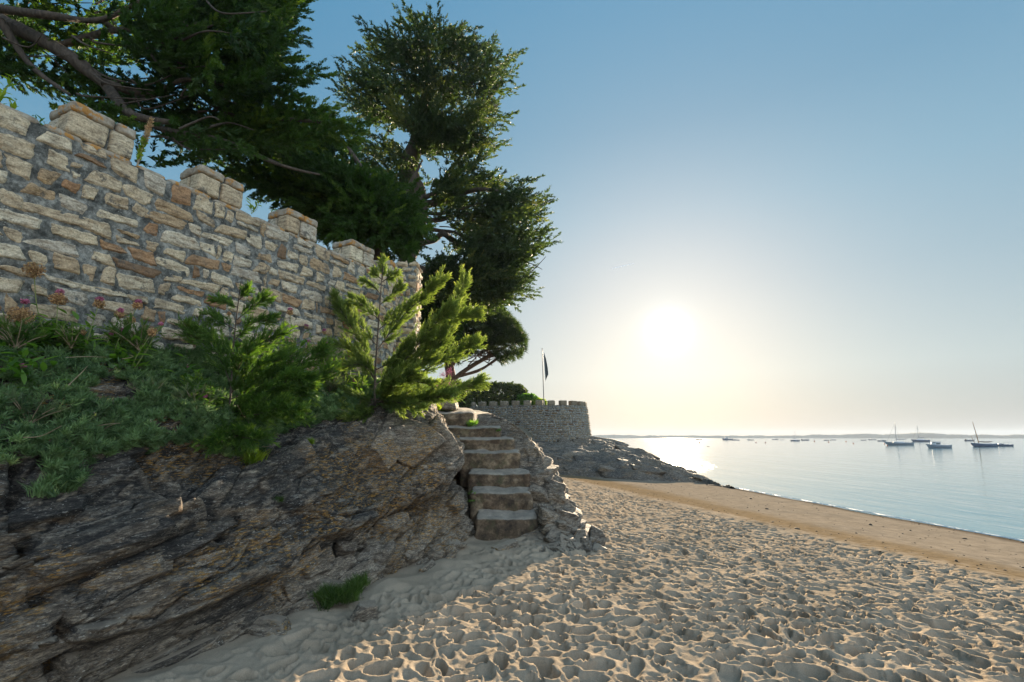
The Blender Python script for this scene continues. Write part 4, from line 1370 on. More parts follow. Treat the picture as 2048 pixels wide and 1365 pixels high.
def scatter(mb, temps, pos, dirs, scale, tint, r, roll=None):
    """instances of leaf templates merged into one mesh"""
    n = len(pos)
    if n == 0: return
    which = r.integers(0, len(temps), n)
    roll = r.uniform(0, 2 * np.pi, n) if roll is None else roll
    R = rot_to(dirs, roll)
    for k, (TV, TF) in enumerate(temps):
        idx = np.where(which == k)[0]
        if not len(idx): continue
        V = np.einsum('vj,njk->nvk', TV, R[idx]) * scale[idx][:, None, None] + pos[idx][:, None]
        F = TF[None] + (np.arange(len(idx)) * len(TV))[:, None, None]
        mb.add(V.reshape(-1, 3), F.reshape(-1, TF.shape[1]), np.repeat(tint[idx], len(TV)))


def in_poly(x, y, poly):
    c = np.zeros(x.shape, bool)
    n = len(poly)
    for i in range(n):
        x0, y0 = poly[i]; x1, y1 = poly[(i + 1) % n]
        if y0 == y1: continue
        c ^= ((y0 > y) != (y1 > y)) & (x < (x1 - x0) * (y - y0) / (y1 - y0) + x0)
    return c


def sample_poly(poly, n, r, hole=0.0, hs=1 / 60., seed=0):
    P_ = np.array(poly); lo, hi = P_.min(0), P_.max(0)
    out = []
    while sum(len(o) for o in out) < n:
        x = r.uniform(lo[0], hi[0], n * 2); y = r.uniform(lo[1], hi[1], n * 2)
        k = in_poly(x, y, poly)
        if hole: k &= fbm(x * hs, y * hs * 1.6, None, 2, seed) > (-.45 + hole)
        out.append(np.stack([x[k], y[k]], -1))
    return np.concatenate(out)[:n]


def Pv(px, py, Y):
    u = CY - py; fw = F_PX * CT - u * ST
    return np.stack([(px - CX) / fw * Y, Y, EYE + (F_PX * ST + u * CT) / fw * Y], -1)


R_ = np.random.default_rng(77)
CY_T = [plume(70, R_, .14, 34, .16, .30) for _ in range(6)]
CY_F = [plume(44, R_, .14, 34, .16, .34) for _ in range(6)]


def cypress_crown(name, parent, poly_list, mat, temps, r, anchor, size, spread=.55, yspread=1.2, lift=.25, per=8, trunk_h=None):
    """clusters of plumes filling the crown; anchor: pixel the branches radiate from"""
    mb = MB()
    for (poly, n, Y, hole, anc) in poly_list:
        anc = anc or anchor
        c = sample_poly(poly, n, r, hole, 1 / 55., int(r.integers(0, 999)))
        if n > 100:
            cc = sample_poly(poly, max(14, n // 11), r)
            dd2 = ((c[:, None] - cc[None]) ** 2 * np.array([1, 2.2])).sum(-1)
            near = cc[dd2.argmin(1)]; ck = dd2.argmin(1)
            c = near + (c - near) * np.array([.86, .66])
        else:
            ck = np.zeros(n, int)
        Yc = Y + r.uniform(-yspread, yspread, n) * .55 + r.uniform(-yspread, yspread, ck.max() + 1)[ck] * .6
        pos = Pv(c[:, 0], c[:, 1], Yc)
        A = P(anc[0], anc[1], Y)
        if trunk_h is not None:      # limbs leave the trunk near their own height
            A = np.repeat(A[None], n, 0)
            hy = pos[:, 2] - .12 * np.hypot(pos[:, 0] - A[:, 0], pos[:, 1] - A[:, 1]) - .25
            A[:, 2] = np.minimum(hy, P(anc[0], trunk_h, Y)[2])
        d0 = pos - A; dist = np.linalg.norm(d0, axis=1, keepdims=True); d0 = d0 / (dist + 1e-6)
        d0[:, 2] = d0[:, 2] * .75 + lift
        d0 += r.normal(0, .30, d0.shape)
        d0 /= np.linalg.norm(d0, axis=1, keepdims=True)
        tc_ = np.clip(r.normal(.38, .12, n) + r.normal(0, .14, ck.max() + 1)[ck], 0, .8)
        # each cluster is a frond: shoots set along a branchlet, fanned to both sides, pointed at the end
        pl = r.normal(size=d0.shape); pl[:, 2] *= .5
        pl -= (pl * d0).sum(1)[:, None] * d0; pl /= np.linalg.norm(pl, axis=1, keepdims=True)
        fl = r.uniform(.7, 1.3, n) * (1.45 if n <= 3 else 1)
        for k in range(per):
            t = (k + .5) / per; sg = -1 if k % 2 else 1
            an = (1 - t) * .95 + .05
            dd = d0 * math.cos(an) + pl * math.sin(an) * sg + r.normal(0, spread * .6, d0.shape); dd[:, 2] += .10
            dd /= np.linalg.norm(dd, axis=1, keepdims=True)
            sc = size * r.uniform(.8, 1.15, n) * (1.05 - .45 * t) * fl
            bend = np.array([0, 0, .25]) * size * t * t
            p0 = pos + d0 * ((t - .75) * size * 2.3 * fl)[:, None] + bend + r.normal(0, .05, d0.shape) * size
            scatter(mb, temps, p0, dd, sc, np.clip(tc_ + .25 * t + r.normal(0, .08, n), 0, 1), r)
    return mb.build(name, mat, parent, True)


def limb(mb, pix, Y, radii, r, sides=8, wob=.25, yj=.35):
    pts = [P(x, y, Y + (r.uniform(-yj, yj) if 0 < i < len(pix) - 1 else 0)) for i, (x, y) in enumerate(pix)]
    add_tube(mb, pts, radii, sides, len(pix) * 8, wob, 0, int(r.integers(999)))


def tree_left():
    r = np.random.default_rng(21)
    base = np.array([-12.5, 9.5, 2.6])
    root = empty('cypress_tree', base, 'dark spreading cypress overhanging the near end of the wall, filling the upper left corner', 'tree', 'cypresses behind the wall')
    m = MB()
    fork = P(-180, -60, 9.5)
    add_tube(m, [base + [0, 0, -.4], base + [.2, 0, 2], base + [.8, 0, 4.2], fork], [.5, .42, .34, .22], 12, 30, .2)
    def L(pix, Y, rad): limb(m, pix, Y, rad, r)
    L([(-180, -60), (0, 40), (110, 95), (205, 165), (262, 228), (350, 246)], 9.5, [.21, .17, .15, .12, .09, .05])
    L([(205, 165), (300, 190), (370, 160), (470, 175)], 9.5, [.10, .07, .05, .03])
    L([(-60, 10), (90, 30), (200, 40), (290, 0), (420, -40)], 9.3, [.09, .08, .06, .05, .03])
    L([(110, 95), (240, 60), (350, 75), (480, 40), (560, 30)], 9.8, [.09, .07, .06, .04, .02])
    L([(262, 228), (330, 260), (440, 280), (560, 330), (640, 350)], 9.9, [.08, .07, .06, .04, .02])
    L([(0, 40), (60, 130), (140, 190)], 9.2, [.09, .06, .03])
    L([(200, 40), (320, 110), (450, 120), (600, 150)], 10.2, [.07, .06, .045, .02])
    L([(370, 160), (460, 230), (590, 240), (690, 250)], 10.2, [.06, .05, .04, .02])
    for _ in range(40):
        x, y = sample_poly([(0, 0), (430, 0), (450, 200), (420, 290), (300, 280), (0, 140)], 1, r)[0]
        L([(x, y), (x + r.uniform(20, 60), y + r.uniform(-25, 30)), (x + r.uniform(80, 150), y + r.uniform(-40, 50))], 9.6 + r.uniform(-.8, .8), [.025, .018, .008])
    m.build('trunk', M['bark'], root)
    main = [(-160, -120), (560, -120), (600, -20), (605, 25), (545, 55), (560, 95), (575, 140), (560, 170), (520, 200), (560, 260), (520, 320), (400, 330), (290, 300), (230, 250), (130, 215), (70, 200), (40, 150), (-160, 130)]
    edge = [(430, -40), (600, -20), (612, 25), (560, 45), (622, 55), (580, 90), (560, 120), (610, 140), (640, 160), (600, 178), (560, 180), (500, 120)]
    lowr = [(480, 190), (560, 190), (640, 215), (700, 240), (735, 262), (690, 285), (640, 300), (560, 300), (480, 280)]
    upr = [(300, -60), (600, -60), (600, 30), (560, 120), (590, 160), (500, 190), (330, 160)]
    cypress_crown('crown', root, [(main, 400, 10.0, .30, (-100, 60)), (edge, 60, 9.6, 0, (250, 160)), (lowr, 80, 10.6, 0, (250, 230)), (upr, 150, 9.6, .2, (100, 120))],
                  M['cypress'], CY_T, r, (-100, 60), .50, .28, 1.5, .10, 9)


def tree_middle():
    r = np.random.default_rng(22)
    b = P(755, 600, 13.2); b[2] = 2.6
    root = empty('cypress_tree', b, 'dark green cypress with its trunk just behind the far merlons of the wall', 'tree', 'cypresses behind the wall')
    m = MB()
    add_tube(m, [b + [0, 0, -.4], P(752, 560, 13.2), P(755, 500, 13.2), P(772, 445, 13.2), P(760, 390, 13.2)], [.42, .36, .30, .27, .22], 12, 40, .3)
    def L(pix, Y, rad): limb(m, pix, Y, rad, r)
    L([(772, 445), (735, 400), (680, 360), (600, 320), (500, 280)], 13.2, [.2, .15, .11, .08, .04])
    L([(760, 470), (680, 450), (600, 410), (520, 380)], 13.4, [.12, .09, .06, .03])
    L([(768, 440), (800, 400), (830, 350), (845, 320)], 13.2, [.12, .08, .05, .02])
    L([(745, 365), (715, 325), (690, 290), (655, 262)], 13.0, [.09, .075, .06, .03])
    L([(765, 480), (810, 470), (850, 480)], 13.2, [.08, .05, .02])
    m.build('trunk', M['bark'], root)
    main = [(330, 240), (480, 210), (600, 250), (700, 290), (735, 275), (700, 330), (790, 370), (835, 400), (840, 450), (858, 470), (835, 500), (780, 480), (740, 530), (640, 500), (590, 440), (530, 400), (470, 360), (380, 345)]
    low = [(560, 330), (700, 340), (800, 380), (835, 420), (855, 480), (830, 520), (735, 500), (640, 480), (580, 430)]
    cypress_crown('crown', root, [(main, 350, 13.0, .2, (700, 380)), (low, 230, 12.6, .08, (760, 430))], M['cypress'], CY_T, r, (720, 400), .55, .28, 1.4, .05, 9)


def tree_tall():
    r = np.random.default_rng(23)
    Y = 18.5
    b = P(812, 640, Y); b[2] = 2.5
    root = empty('cypress_tree', b, 'tall wind-shaped cypress with twisted trunk, its crown standing highest against open sky', 'tree', 'cypresses behind the wall')
    m = MB()
    add_tube(m, [b + [0, 0, -.3], P(812, 560, Y), P(820, 500, Y), P(836, 440, Y), P(832, 380, Y), P(815, 335, Y), P(834, 285, Y), P(838, 235, Y), P(860, 160, Y), P(855, 90, Y)], [.42, .38, .36, .36, .36, .38, .33, .24, .14, .06], 12, 90, .3)
    def L(pix, rad): limb(m, pix, Y, rad, r, yj=.6)
    L([(836, 300), (870, 230), (910, 170), (960, 130)], [.18, .12, .08, .03])
    L([(830, 270), (790, 220), (750, 170), (740, 110)], [.14, .10, .06, .03])
    L([(838, 240), (800, 180), (720, 190)], [.10, .07, .03])
    L([(838, 400), (870, 385), (895, 350), (930, 300), (960, 240)], [.12, .09, .08, .06, .03])
    L([(836, 410), (880, 402), (930, 385), (980, 380), (1050, 400)], [.17, .14, .11, .08, .03])
    L([(836, 425), (870, 428), (905, 425), (950, 410)], [.09, .07, .05, .03])
    L([(834, 440), (880, 440), (930, 428), (1000, 440)], [.12, .10, .07, .03])
    L([(830, 490), (868, 480), (885, 468), (905, 480), (930, 492), (980, 480), (1050, 480)], [.14, .13, .12, .12, .10, .07, .03])
    L([(836, 455), (880, 462), (920, 470), (980, 520)], [.10, .08, .06, .03])
    L([(818, 525), (850, 540), (880, 545), (940, 530), (1010, 560)], [.13, .13, .12, .09, .03])
    L([(820, 345), (790, 350), (760, 320), (720, 300)], [.09, .07, .05, .02])
    for _ in range(60):
        x, y = sample_poly([(860, 380), (1040, 400), (1030, 580), (880, 560)] if _ % 2 else [(740, 120), (960, 120), (960, 300), (780, 250)], 1, r)[0]
        L([(x, y), (x + r.uniform(15, 35), y + r.uniform(-18, 14)), (x + r.uniform(40, 75), y + r.uniform(-30, 22))], [.03, .02, .01])
    m.build('trunk', M['bark'], root)
    up = [(800, 58), (812, 32), (835, 50), (870, 42), (890, 62), (926, 70), (935, 92), (970, 98), (985, 90), (988, 114), (1015, 122), (998, 140), (1008, 152), (998, 190), (985, 215), (992, 240), (980, 265), (994, 296), (975, 318), (930, 325), (885, 315), (860, 290), (840, 270), (810, 272), (780, 252), (740, 245), (705, 212), (680, 197), (697, 178), (690, 155), (724, 135), (722, 112), (768, 97), (738, 68), (772, 78), (796, 95)]
    lo = [(895, 340), (940, 335), (1000, 362), (1040, 374), (1078, 396), (1078, 413), (1055, 428), (1052, 452), (1085, 470), (1062, 486), (1078, 505), (1055, 545), (1046, 588), (1015, 606), (975, 596), (930, 585), (885, 570), (880, 548), (845, 532), (850, 520), (890, 515), (925, 520), (945, 492), (925, 455), (945, 440), (900, 410), (870, 405), (890, 385), (880, 350)]
    lf = [(700, 240), (770, 262), (800, 290), (815, 330), (825, 385), (790, 400), (750, 360), (700, 312)]
    rt = [(925, 540), (1040, 500), (1050, 590), (1015, 606), (950, 590), (880, 570)]
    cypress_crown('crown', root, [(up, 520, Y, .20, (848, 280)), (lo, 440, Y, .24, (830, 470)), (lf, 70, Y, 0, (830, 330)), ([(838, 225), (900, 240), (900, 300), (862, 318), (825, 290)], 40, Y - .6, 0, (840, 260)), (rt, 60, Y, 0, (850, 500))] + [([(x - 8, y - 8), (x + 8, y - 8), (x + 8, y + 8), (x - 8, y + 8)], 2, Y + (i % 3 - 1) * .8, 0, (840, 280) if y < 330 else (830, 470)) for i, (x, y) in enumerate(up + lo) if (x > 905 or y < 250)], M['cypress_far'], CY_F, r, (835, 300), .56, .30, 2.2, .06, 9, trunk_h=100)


def tree_pine():
    r = np.random.default_rng(24)
    Y = 26.0
    b = P(902, 800, Y); b[2] = 2.4
    root = empty('stone_pine', b, 'rounded umbrella pine leaning towards the sea beneath the tall cypress', 'tree')
    m = MB()
    add_tube(m, [b, P(903, 790, Y), P(900, 740, Y), P(892, 690, Y), P(890, 640, Y)], [.34, .3, .26, .2, .1], 10, 40, .25)
    def L(pix, rad): limb(m, pix, Y, rad, r, yj=.5)
    L([(905, 760), (940, 735), (980, 712), (1020, 690)], [.13, .12, .09, .04])
    L([(910, 755), (960, 740), (1000, 715), (1030, 705)], [.09, .08, .06, .02])
    L([(900, 735), (930, 700), (960, 670), (990, 650)], [.09, .08, .06, .03])
    L([(900, 745), (915, 715), (930, 680)], [.07, .06, .03])
    for _ in range(26):
        L([(r.uniform(920, 990), r.uniform(700, 735)), (r.uniform(950, 1020), r.uniform(685, 715)), (r.uniform(960, 1040), r.uniform(655, 700))], [.03, .02, .01])
    m.build('trunk', M['bark_pine'], root)
    NT = []
    for _ in range(4):
        d = R_.normal(size=(46, 3)); d[:, 0] = np.abs(d[:, 0]); d /= np.linalg.norm(d, axis=1, keepdims=True)
        w = np.cross(d, R_.normal(size=(46, 3))); w /= np.linalg.norm(w, axis=1, keepdims=True)
        V = np.stack([d * .1 - w * .035, d * .1 + w * .035, d * R_.uniform(.7, 1, (46, 1))], 1).reshape(-1, 3)
        NT.append((V, np.arange(len(V)).reshape(-1, 3)))
    poly = [(838, 570), (880, 545), (935, 565), (985, 600), (1028, 640), (1052, 675), (1050, 705), (1025, 722), (1000, 728), (975, 705), (940, 712), (915, 730), (895, 720), (870, 735), (845, 720), (835, 640)]
    mb = MB()
    n = 3600
    c = sample_poly(poly, n, r, .10, 1 / 38., 5)
    keep = r.random(n) < .5 + .5 * (c[:, 1] < 690)
    c = c[keep]; n = len(c)
    pos = Pv(c[:, 0], c[:, 1], Y + r.uniform(-2.2, 2.2, n))
    A = P(930, 740, Y); d = pos - A; d /= np.linalg.norm(d, axis=1, keepdims=True); d += r.normal(0, .35, d.shape); d[:, 2] += .4
    scatter(mb, NT, pos, d, r.uniform(.22, .42, n), np.clip(.25 + .5 * fbm(c[:, 0] / 25, c[:, 1] / 25, None, 2, 8) * 2 + r.normal(.1, .12, n), 0, 1), r)
    mb.build('crown', M['pine'], root)
    return NT


NT = None
tree_left(); tree_middle(); tree_tall(); NT = tree_pine()

LEAF_T = []
for _ in range(4):      # little bunch of flat leaves
    V, F = plume(16, R_, .55, 55, .3, .6)
    LEAF_T.append((V, F))


def leafy_mass(name, label, cat, center, half, n, size, mat, r, stems=True, p=3):
    root = empty(name, (center[0], center[1], center[2] - half[2]), label, cat)
    d = r.normal(size=(n, 3)); d /= (np.abs(d) ** p).sum(1)[:, None] ** (1 / p)
    rad = r.uniform(.75, 1.02, (n, 1)) + .12 * fbm(d[:, 0] * 2.5, d[:, 1] * 2.5, d[:, 2] * 2.5, 3, 5)[:, None]
    pos = center + d * rad * half
    keep = pos[:, 2] > center[2] - half[2]
    pos = pos[keep]; d = d[keep]
    mb = MB()
    scatter(mb, LEAF_T, pos, d + r.normal(0, .5, d.shape) + [0, 0, .4], r.uniform(.7, 1.3, len(pos)) * size, np.clip(r.normal(.4, .2, len(pos)), 0, 1), r)
    mb.build('foliage', mat, root)
    m = MB()
    for k in range(6):
        x = center[0] + r.uniform(-.5, .5) * half[0]; y = center[1] + r.uniform(-.4, .4) * half[1]
        add_tube(m, [(x, y, center[2] - half[2] - .2), (x + r.normal(0, .1), y, center[2]), (x + r.normal(0, .3), y, center[2] + half[2] * .6)], [.06, .05, .02], 6, 8)
    m.build('stem', M['bark'], root)


rr = np.random.default_rng(5)
leafy_mass('hedge', 'long clipped rounded hedge behind the fort battlements', 'hedge', P(975, 800, 41.5) + [0, 0, -.1], (3.3, 1.3, 1.35), 5200, .26, M['hedge'], rr, p=4)
leafy_mass('shrub', 'small light green bush at the seaward end of the hedge', 'bush', P(1055, 803, 40.0), (.75, .6, .42), 700, .22, M['leaf'], rr)
leafy_mass('shrub', 'tiny yellow-green bush beside the foot of the flagpole', 'bush', P(1078, 808, 39.6), (.5, .4, .3), 300, .18, M['leaf_bright'], rr)
leafy_mass('shrub', 'dark evergreen bush behind the end pier of the wall below the cypress', 'bush', P(868, 620, 21.0), (1.1, 1.2, 1.6), 2600, .3, M['cypress'], rr)
leafy_mass('shrub', 'low green bush on the ground left of the hedge', 'bush', P(905, 790, 34.0) + [-.5, 0, -.2], (1.6, 1.2, 1.0), 1600, .28, M['hedge'], rr)

# ------------------------------------------------------------------ young cypresses
SAP_T = [plume(70, R_, .11, 26, .10, .16, 0.05, .3) for _ in range(6)]


def sapling(base, label, trunk_pix, trunk_Y, branches, r, mat, rad, dens=1.0, size=.26):
    root = empty('young_cypress', base, label, 'young cypress', 'young cypresses on the bank')
    m = MB()
    tp = [base - [0, 0, .15]] + [P(x, y, trunk_Y) for x, y in trunk_pix]
    add_tube(m, tp, [rad, rad * .8, rad * .55, rad * .25], 7, 30, .15)
    fol = MB()
    for bi, (pix, Y0, Y1, wide) in enumerate(branches):
        pts = [P(x, y, Y0 + (Y1 - Y0) * i / (len(pix) - 1)) for i, (x, y) in enumerate(pix)]
        add_tube(m, pts, [rad * .45, rad * .28, rad * .1], 5, 14)
        C = catmull(np.array(pts), 40) if len(pts) > 2 else np.linspace(pts[0], pts[-1], 40)
        ln = np.linalg.norm(np.diff(C, axis=0), axis=1).sum()
        T = np.gradient(C, axis=0); T /= np.linalg.norm(T, axis=1, keepdims=True)
        nsub = int(6 + ln * 40 * (.5 + .5 * wide))
        ts = np.sort(r.uniform(.10, 1.0, nsub))
        for q, t in enumerate(ts):
            k = int(t * 39); T0 = T[k]
            sd = r.normal(size=3); sd[2] += .35; sd -= sd.dot(T0) * T0; sd /= np.linalg.norm(sd)
            w = float(np.interp(t, [0, .3, 1], [.8, 1, .45]))
            L_ = (.10 + .24 * wide) * w * r.uniform(.7, 1.2)
            dr = T0 * r.uniform(.9, 1.3) + sd * r.uniform(.35, .85); dr /= np.linalg.norm(dr)
            p0 = C[k]; p1 = p0 + dr * L_ * .55; p2 = p0 + dr * L_ + T0 * L_ * .22 + np.array([0, 0, .04]) * L_
            add_tube(m, [p0, p1, p2], [rad * .12, rad * .08, rad * .03], 4, 6)
            CC = catmull(np.array([p0, p1, p2]), 12)
            n = int(12 + L_ * 70 * dens)
            tt = r.uniform(.1, 1, n); pos = CC[(tt * 11).astype(int)]
            pd = dr[None] * r.uniform(.8, 1.2, (n, 1)) + r.normal(0, .36, (n, 3)) + [0, 0, .12]
            scatter(fol, SAP_T, pos, pd, size * r.uniform(.22, .45, n) * (1.15 - .45 * tt), np.clip(.22 + .5 * tt + .15 * t + r.normal(0, .1, n), 0, 1), r)
    m.build('trunk', M['bark'], root)
    fol.build('foliage', mat, root)


def build_saplings():
    r = np.random.default_rng(31)
    Y = 7.75
    base = rock_at(752, 822)
    Y = base[1]
    sapling(base, 'bright green young cypress with long upswept shoots on the bank near the stairs', [(750, 760), (757, 650), (766, 525)], Y,
            [([(752, 790), (820, 740), (880, 690), (930, 560)], Y, Y - .1, 1.15), ([(752, 780), (850, 700), (905, 640), (950, 628)], Y, Y + .1, .9),
             ([(752, 800), (850, 740), (930, 700), (945, 690)], Y, Y - .3, .9), ([(752, 805), (850, 790), (930, 775), (958, 765)], Y, Y + .2, .9),
             ([(752, 805), (840, 800), (900, 790)], Y, Y - .5, .8), ([(750, 760), (700, 700), (650, 690)], Y, Y - .15, .6),
             ([(752, 740), (700, 650), (668, 595)], Y, Y - .2, .6), ([(755, 700), (800, 640), (850, 590), (880, 560)], Y, Y - .3, .9),
             ([(752, 690), (710, 640), (690, 610)], Y, Y + .1, .5), ([(757, 660), (800, 625), (835, 600)], Y, Y + .1, .5),
             ([(758, 640), (730, 615), (705, 600)], Y, Y - .1, .35), ([(760, 610), (785, 590), (800, 575)], Y, Y, .3),
             ([(762, 590), (745, 570), (732, 566)], Y, Y, .25), ([(764, 565), (780, 553), (792, 548)], Y, Y, .2), ([(764, 560), (752, 548)], Y, Y, .15), ([(765, 560), (766, 540), (767, 522)], Y, Y, .15),
             ([(752, 800), (700, 790), (660, 770)], Y, Y - .35, .8), ([(752, 805), (720, 820), (690, 815)], Y, Y - .5, .7), ([(752, 790), (800, 760), (860, 770)], Y, Y - .5, .9),
             ([(752, 770), (810, 720), (860, 660), (905, 610)], Y, Y - .45, 1.0), ([(752, 805), (690, 800), (640, 792)], Y, Y - .3, .8), ([(752, 810), (735, 830), (700, 838)], Y, Y - .55, .8), ([(752, 800), (795, 805), (835, 818)], Y, Y - .5, 1.0), ([(752, 760), (725, 730), (690, 735)], Y, Y - .3, .8), ([(752, 740), (790, 720), (815, 690)], Y, Y - .25, .8), ([(752, 790), (780, 775), (830, 745)], Y, Y - .6, 1.0)], r, M['sapling'], .022, 1.0, .29)
    base = rock_at(455, 850)
    Y = base[1]
    sapling(base, 'smaller dark green young cypress left of the bright one, its thin leader against the wall', [(462, 780), (468, 680), (482, 562)], Y,
            [([(460, 800), (540, 760), (600, 730), (640, 705)], Y, Y - .1, .9), ([(458, 820), (540, 800), (600, 790), (660, 745)], Y, Y - .2, .9),
             ([(458, 830), (510, 830), (560, 815)], Y, Y - .4, .9), ([(462, 770), (430, 700), (385, 670)], Y, Y, .7),
             ([(466, 740), (510, 700), (560, 670)], Y, Y - .1, .7), ([(466, 720), (430, 680), (400, 655)], Y, Y, .4),
             ([(470, 680), (500, 650), (540, 640)], Y, Y, .35), ([(472, 660), (445, 645), (415, 632)], Y, Y, .3), ([(474, 640), (505, 615), (530, 600)], Y, Y, .35),
             ([(476, 615), (455, 608), (435, 600)], Y, Y, .25), ([(478, 600), (495, 585)], Y, Y, .18), ([(458, 830), (420, 800), (380, 790)], Y, Y - .2, .8),
             ([(458, 840), (470, 870), (520, 880)], Y, Y - .5, .8), ([(458, 830), (420, 860), (390, 870)], Y, Y - .4, .7), ([(470, 760), (480, 730), (500, 700)], Y, Y - .3, .7), ([(458, 815), (520, 790), (570, 765), (610, 760)], Y, Y - .35, 1.0), ([(458, 825), (540, 820), (600, 828)], Y, Y - .45, .9), ([(458, 830), (450, 860), (425, 885)], Y, Y - .5, .8), ([(460, 790), (500, 745), (560, 720)], Y, Y - .15, .9)],
            r, M['sapling_dark'], .015, 1.0, .25)


build_saplings()

# ------------------------------------------------------------------ planted bank
TUFT = []
for _ in range(6):
    n = 30
    d = R_.normal(size=(n, 3)); d[:, 0] = np.abs(d[:, 0]) * 1.0 + .35; d /= np.linalg.norm(d, axis=1, keepdims=True)
    w = np.cross(d, R_.normal(size=(n, 3))); w /= np.linalg.norm(w, axis=1, keepdims=True)
    b0 = R_.normal(0, .12, (n, 3)); L0 = R_.uniform(.5, 1, (n, 1))
    V = np.stack([b0 - w * .02, b0 + w * .02, b0 + d * L0 * .6 + w * .045, b0 + d * L0 * .6 - w * .045], 1)
    V2 = np.stack([b0 + d * L0 * .6 - w * .045, b0 + d * L0 * .6 + w * .045, b0 + d * L0 + w * .012, b0 + d * L0 - w * .012], 1)
    V = np.concatenate([V, V2]).reshape(-1, 3)
    TUFT.append((V, np.arange(len(V)).reshape(-1, 4)))


def build_bank():
    r = np.random.default_rng(41)
    mb = MB()
    nv, nu = ROCK_V.shape[:2]
    n = 21000
    i = (r.uniform(.50, .985, n) * nv).astype(int); j = (r.uniform(.02, .80, n) * nu).astype(int)
    pos = ROCK_V[i, j]; nor = ROCK_N[i, j]
    px, py = proj(pos)
    # lower edge of the planting as in the photograph
    lim = np.interp(px, [-400, 0, 60, 100, 160, 200, 300, 400, 430, 520, 560, 650, 740, 860], [900, 935, 930, 985, 975, 905, 915, 880, 915, 915, 860, 845, 815, 805])
    wob = fbm(px / 40, py / 40, None, 3, 7) * 60
    keep = py < lim + wob
    for bx, by, rx, ry in ((225, 790, 48, 26), (240, 745, 40, 14), (330, 860, 30, 14)):
        keep &= ((px - bx) / rx) ** 2 + ((py - by) / ry) ** 2 > 1 + .3 * r.random(n)
    thin = fbm(px / 70, py / 50, None, 3, 9)
    keep &= thin > -.42
    pos, nor, thin, px = pos[keep], nor[keep], thin[keep], px[keep]
    m = len(pos)
    lump = .03 + .32 * np.clip(fbm(pos[:, 0] * 3.2, pos[:, 1] * 3.2, pos[:, 2] * 3.2, 3, 17) + .25, 0, 1)
    pos = pos + nor * (lump * r.uniform(.1, 1, m))[:, None]
    d = nor * .8 + r.normal(0, .45, (m, 3)) + [0.1, 0, .75]
    scatter(mb, TUFT, pos, d, r.uniform(.045, .085, m) * (1 + .1 * (px > 550)), np.clip(r.normal(.42, .2, m) + thin * .4, 0, 1), r)
    o = mb.build('ground_cover', M['samphire'], None)
    tag(o, 'mat of grey-green fleshy leaves covering the bank between rock and wall', 'ground cover', kind='stuff')
    # dead stems lying through it
    tw = MB()
    for k in range(90):
        q = r.integers(0, m); p0 = pos[q] + nor[q] * .05
        dr = r.normal(0, 1, 3); dr[2] = abs(dr[2]) * .3; dr /= np.linalg.norm(dr)
        ln = r.uniform(.1, .32)
        add_tube(tw, [p0, p0 + dr * ln * .5 + r.normal(0, .02, 3), p0 + dr * ln + r.normal(0, .04, 3)], [.0035, .003, .0015], 4, 8)
    o = tw.build('dead_stems', M['twig'], None)
    tag(o, 'dry brown stems tangled through the leaves on the bank', 'dead stems', kind='stuff')


build_bank()

def bank_shrub(px, py, size, label, mat, n=220):
    r = np.random.default_rng(int(px) + 3)
    b = before_wall(rock_at(px, py, vmin=.45), .25)
    root = empty('bank_shrub', b, label, 'shrub', 'low shrubs on the bank')
    st = MB(); fo = MB()
    for k in range(16):
        a = r.uniform(0, 6.28); le = r.uniform(.3, 1.1)
        dr = np.array([math.cos(a) * math.sin(le), math.sin(a) * math.sin(le) - .15, math.cos(le)])
        p1 = b + dr * size * .5; p2 = b + dr * size + np.array([0, 0, -.12 * size])
        p1, p2 = before_wall(p1, .06), before_wall(p2, .06)
        add_tube(st, [b, p1, p2], [.006, .004, .002], 4, 6)
        C = catmull(np.array([b, p1, p2]), 12); m_ = n // 16
        tt = r.uniform(.15, 1, m_); pos = C[(tt * 11).astype(int)]
        scatter(fo, SAP_T, pos, dr[None] + r.normal(0, .55, (m_, 3)) + [0, 0, .2], size * r.uniform(.22, .42, m_), np.clip(.25 + .55 * tt + r.normal(0, .12, m_), 0, 1), r)
    st.build('stem', M['twig'], root); fo.build('foliage', mat, root)


def before_wall(p, gap=.12):
    d = float(np.dot(WN, p[:2])) + WP
    if d < gap: p = p + np.array([WN[0], WN[1], 0]) * (gap - d)
    return p


for a in ((345, 700, .36, 'soft green shrub against the wall left of the dark young cypress', 'shrub_green'),
          (245, 705, .34, 'bushy green shrub under the three close brown flower heads', 'shrub_green'), (15, 700, .30, 'bushy green shrub below the leftmost brown flower head', 'shrub_green'),
          (545, 730, .36, 'dark green shrub right of the dark young cypress by the wall foot', 'shrub_green'), (705, 790, .34, 'green shrub at the wall foot behind the bright young cypress', 'shrub_green'),
          (500, 790, .30, 'grey-green shrub low among the right shoots of the dark young cypress', 'shrub_grey'), (390, 820, .26, 'grey-green shrub left of the base of the dark young cypress', 'shrub_grey'), (600, 715, .30, 'pale feathery shrub in the gap between the two young cypresses', 'shrub_green'),
          (655, 790, .34, 'grey-green shrub at the foot of the bright young cypress, on its left', 'shrub_grey'), (600, 850, .26, 'grey-green shrub at the lower right edge of the bank', 'shrub_grey'),
          (440, 905, .26, 'pale feathery shrub hanging over the rock below the dark young cypress', 'shrub_pale'), (300, 800, .22, 'grey-green shrub beside the bare rock patch in the bank', 'shrub_grey'),
          (120, 700, .24, 'leafy green shrub under the tallest straw-coloured flower head', 'shrub_green'), (60, 850, .26, 'grey-green shrub at the left edge low on the bank', 'shrub_grey'),
          (190, 870, .24, 'dense grey-green shrub at the lower left of the bank above the rust-streaked rock', 'shrub_grey')):
    bank_shrub(a[0], a[1], a[2], a[3], M[a[4]])

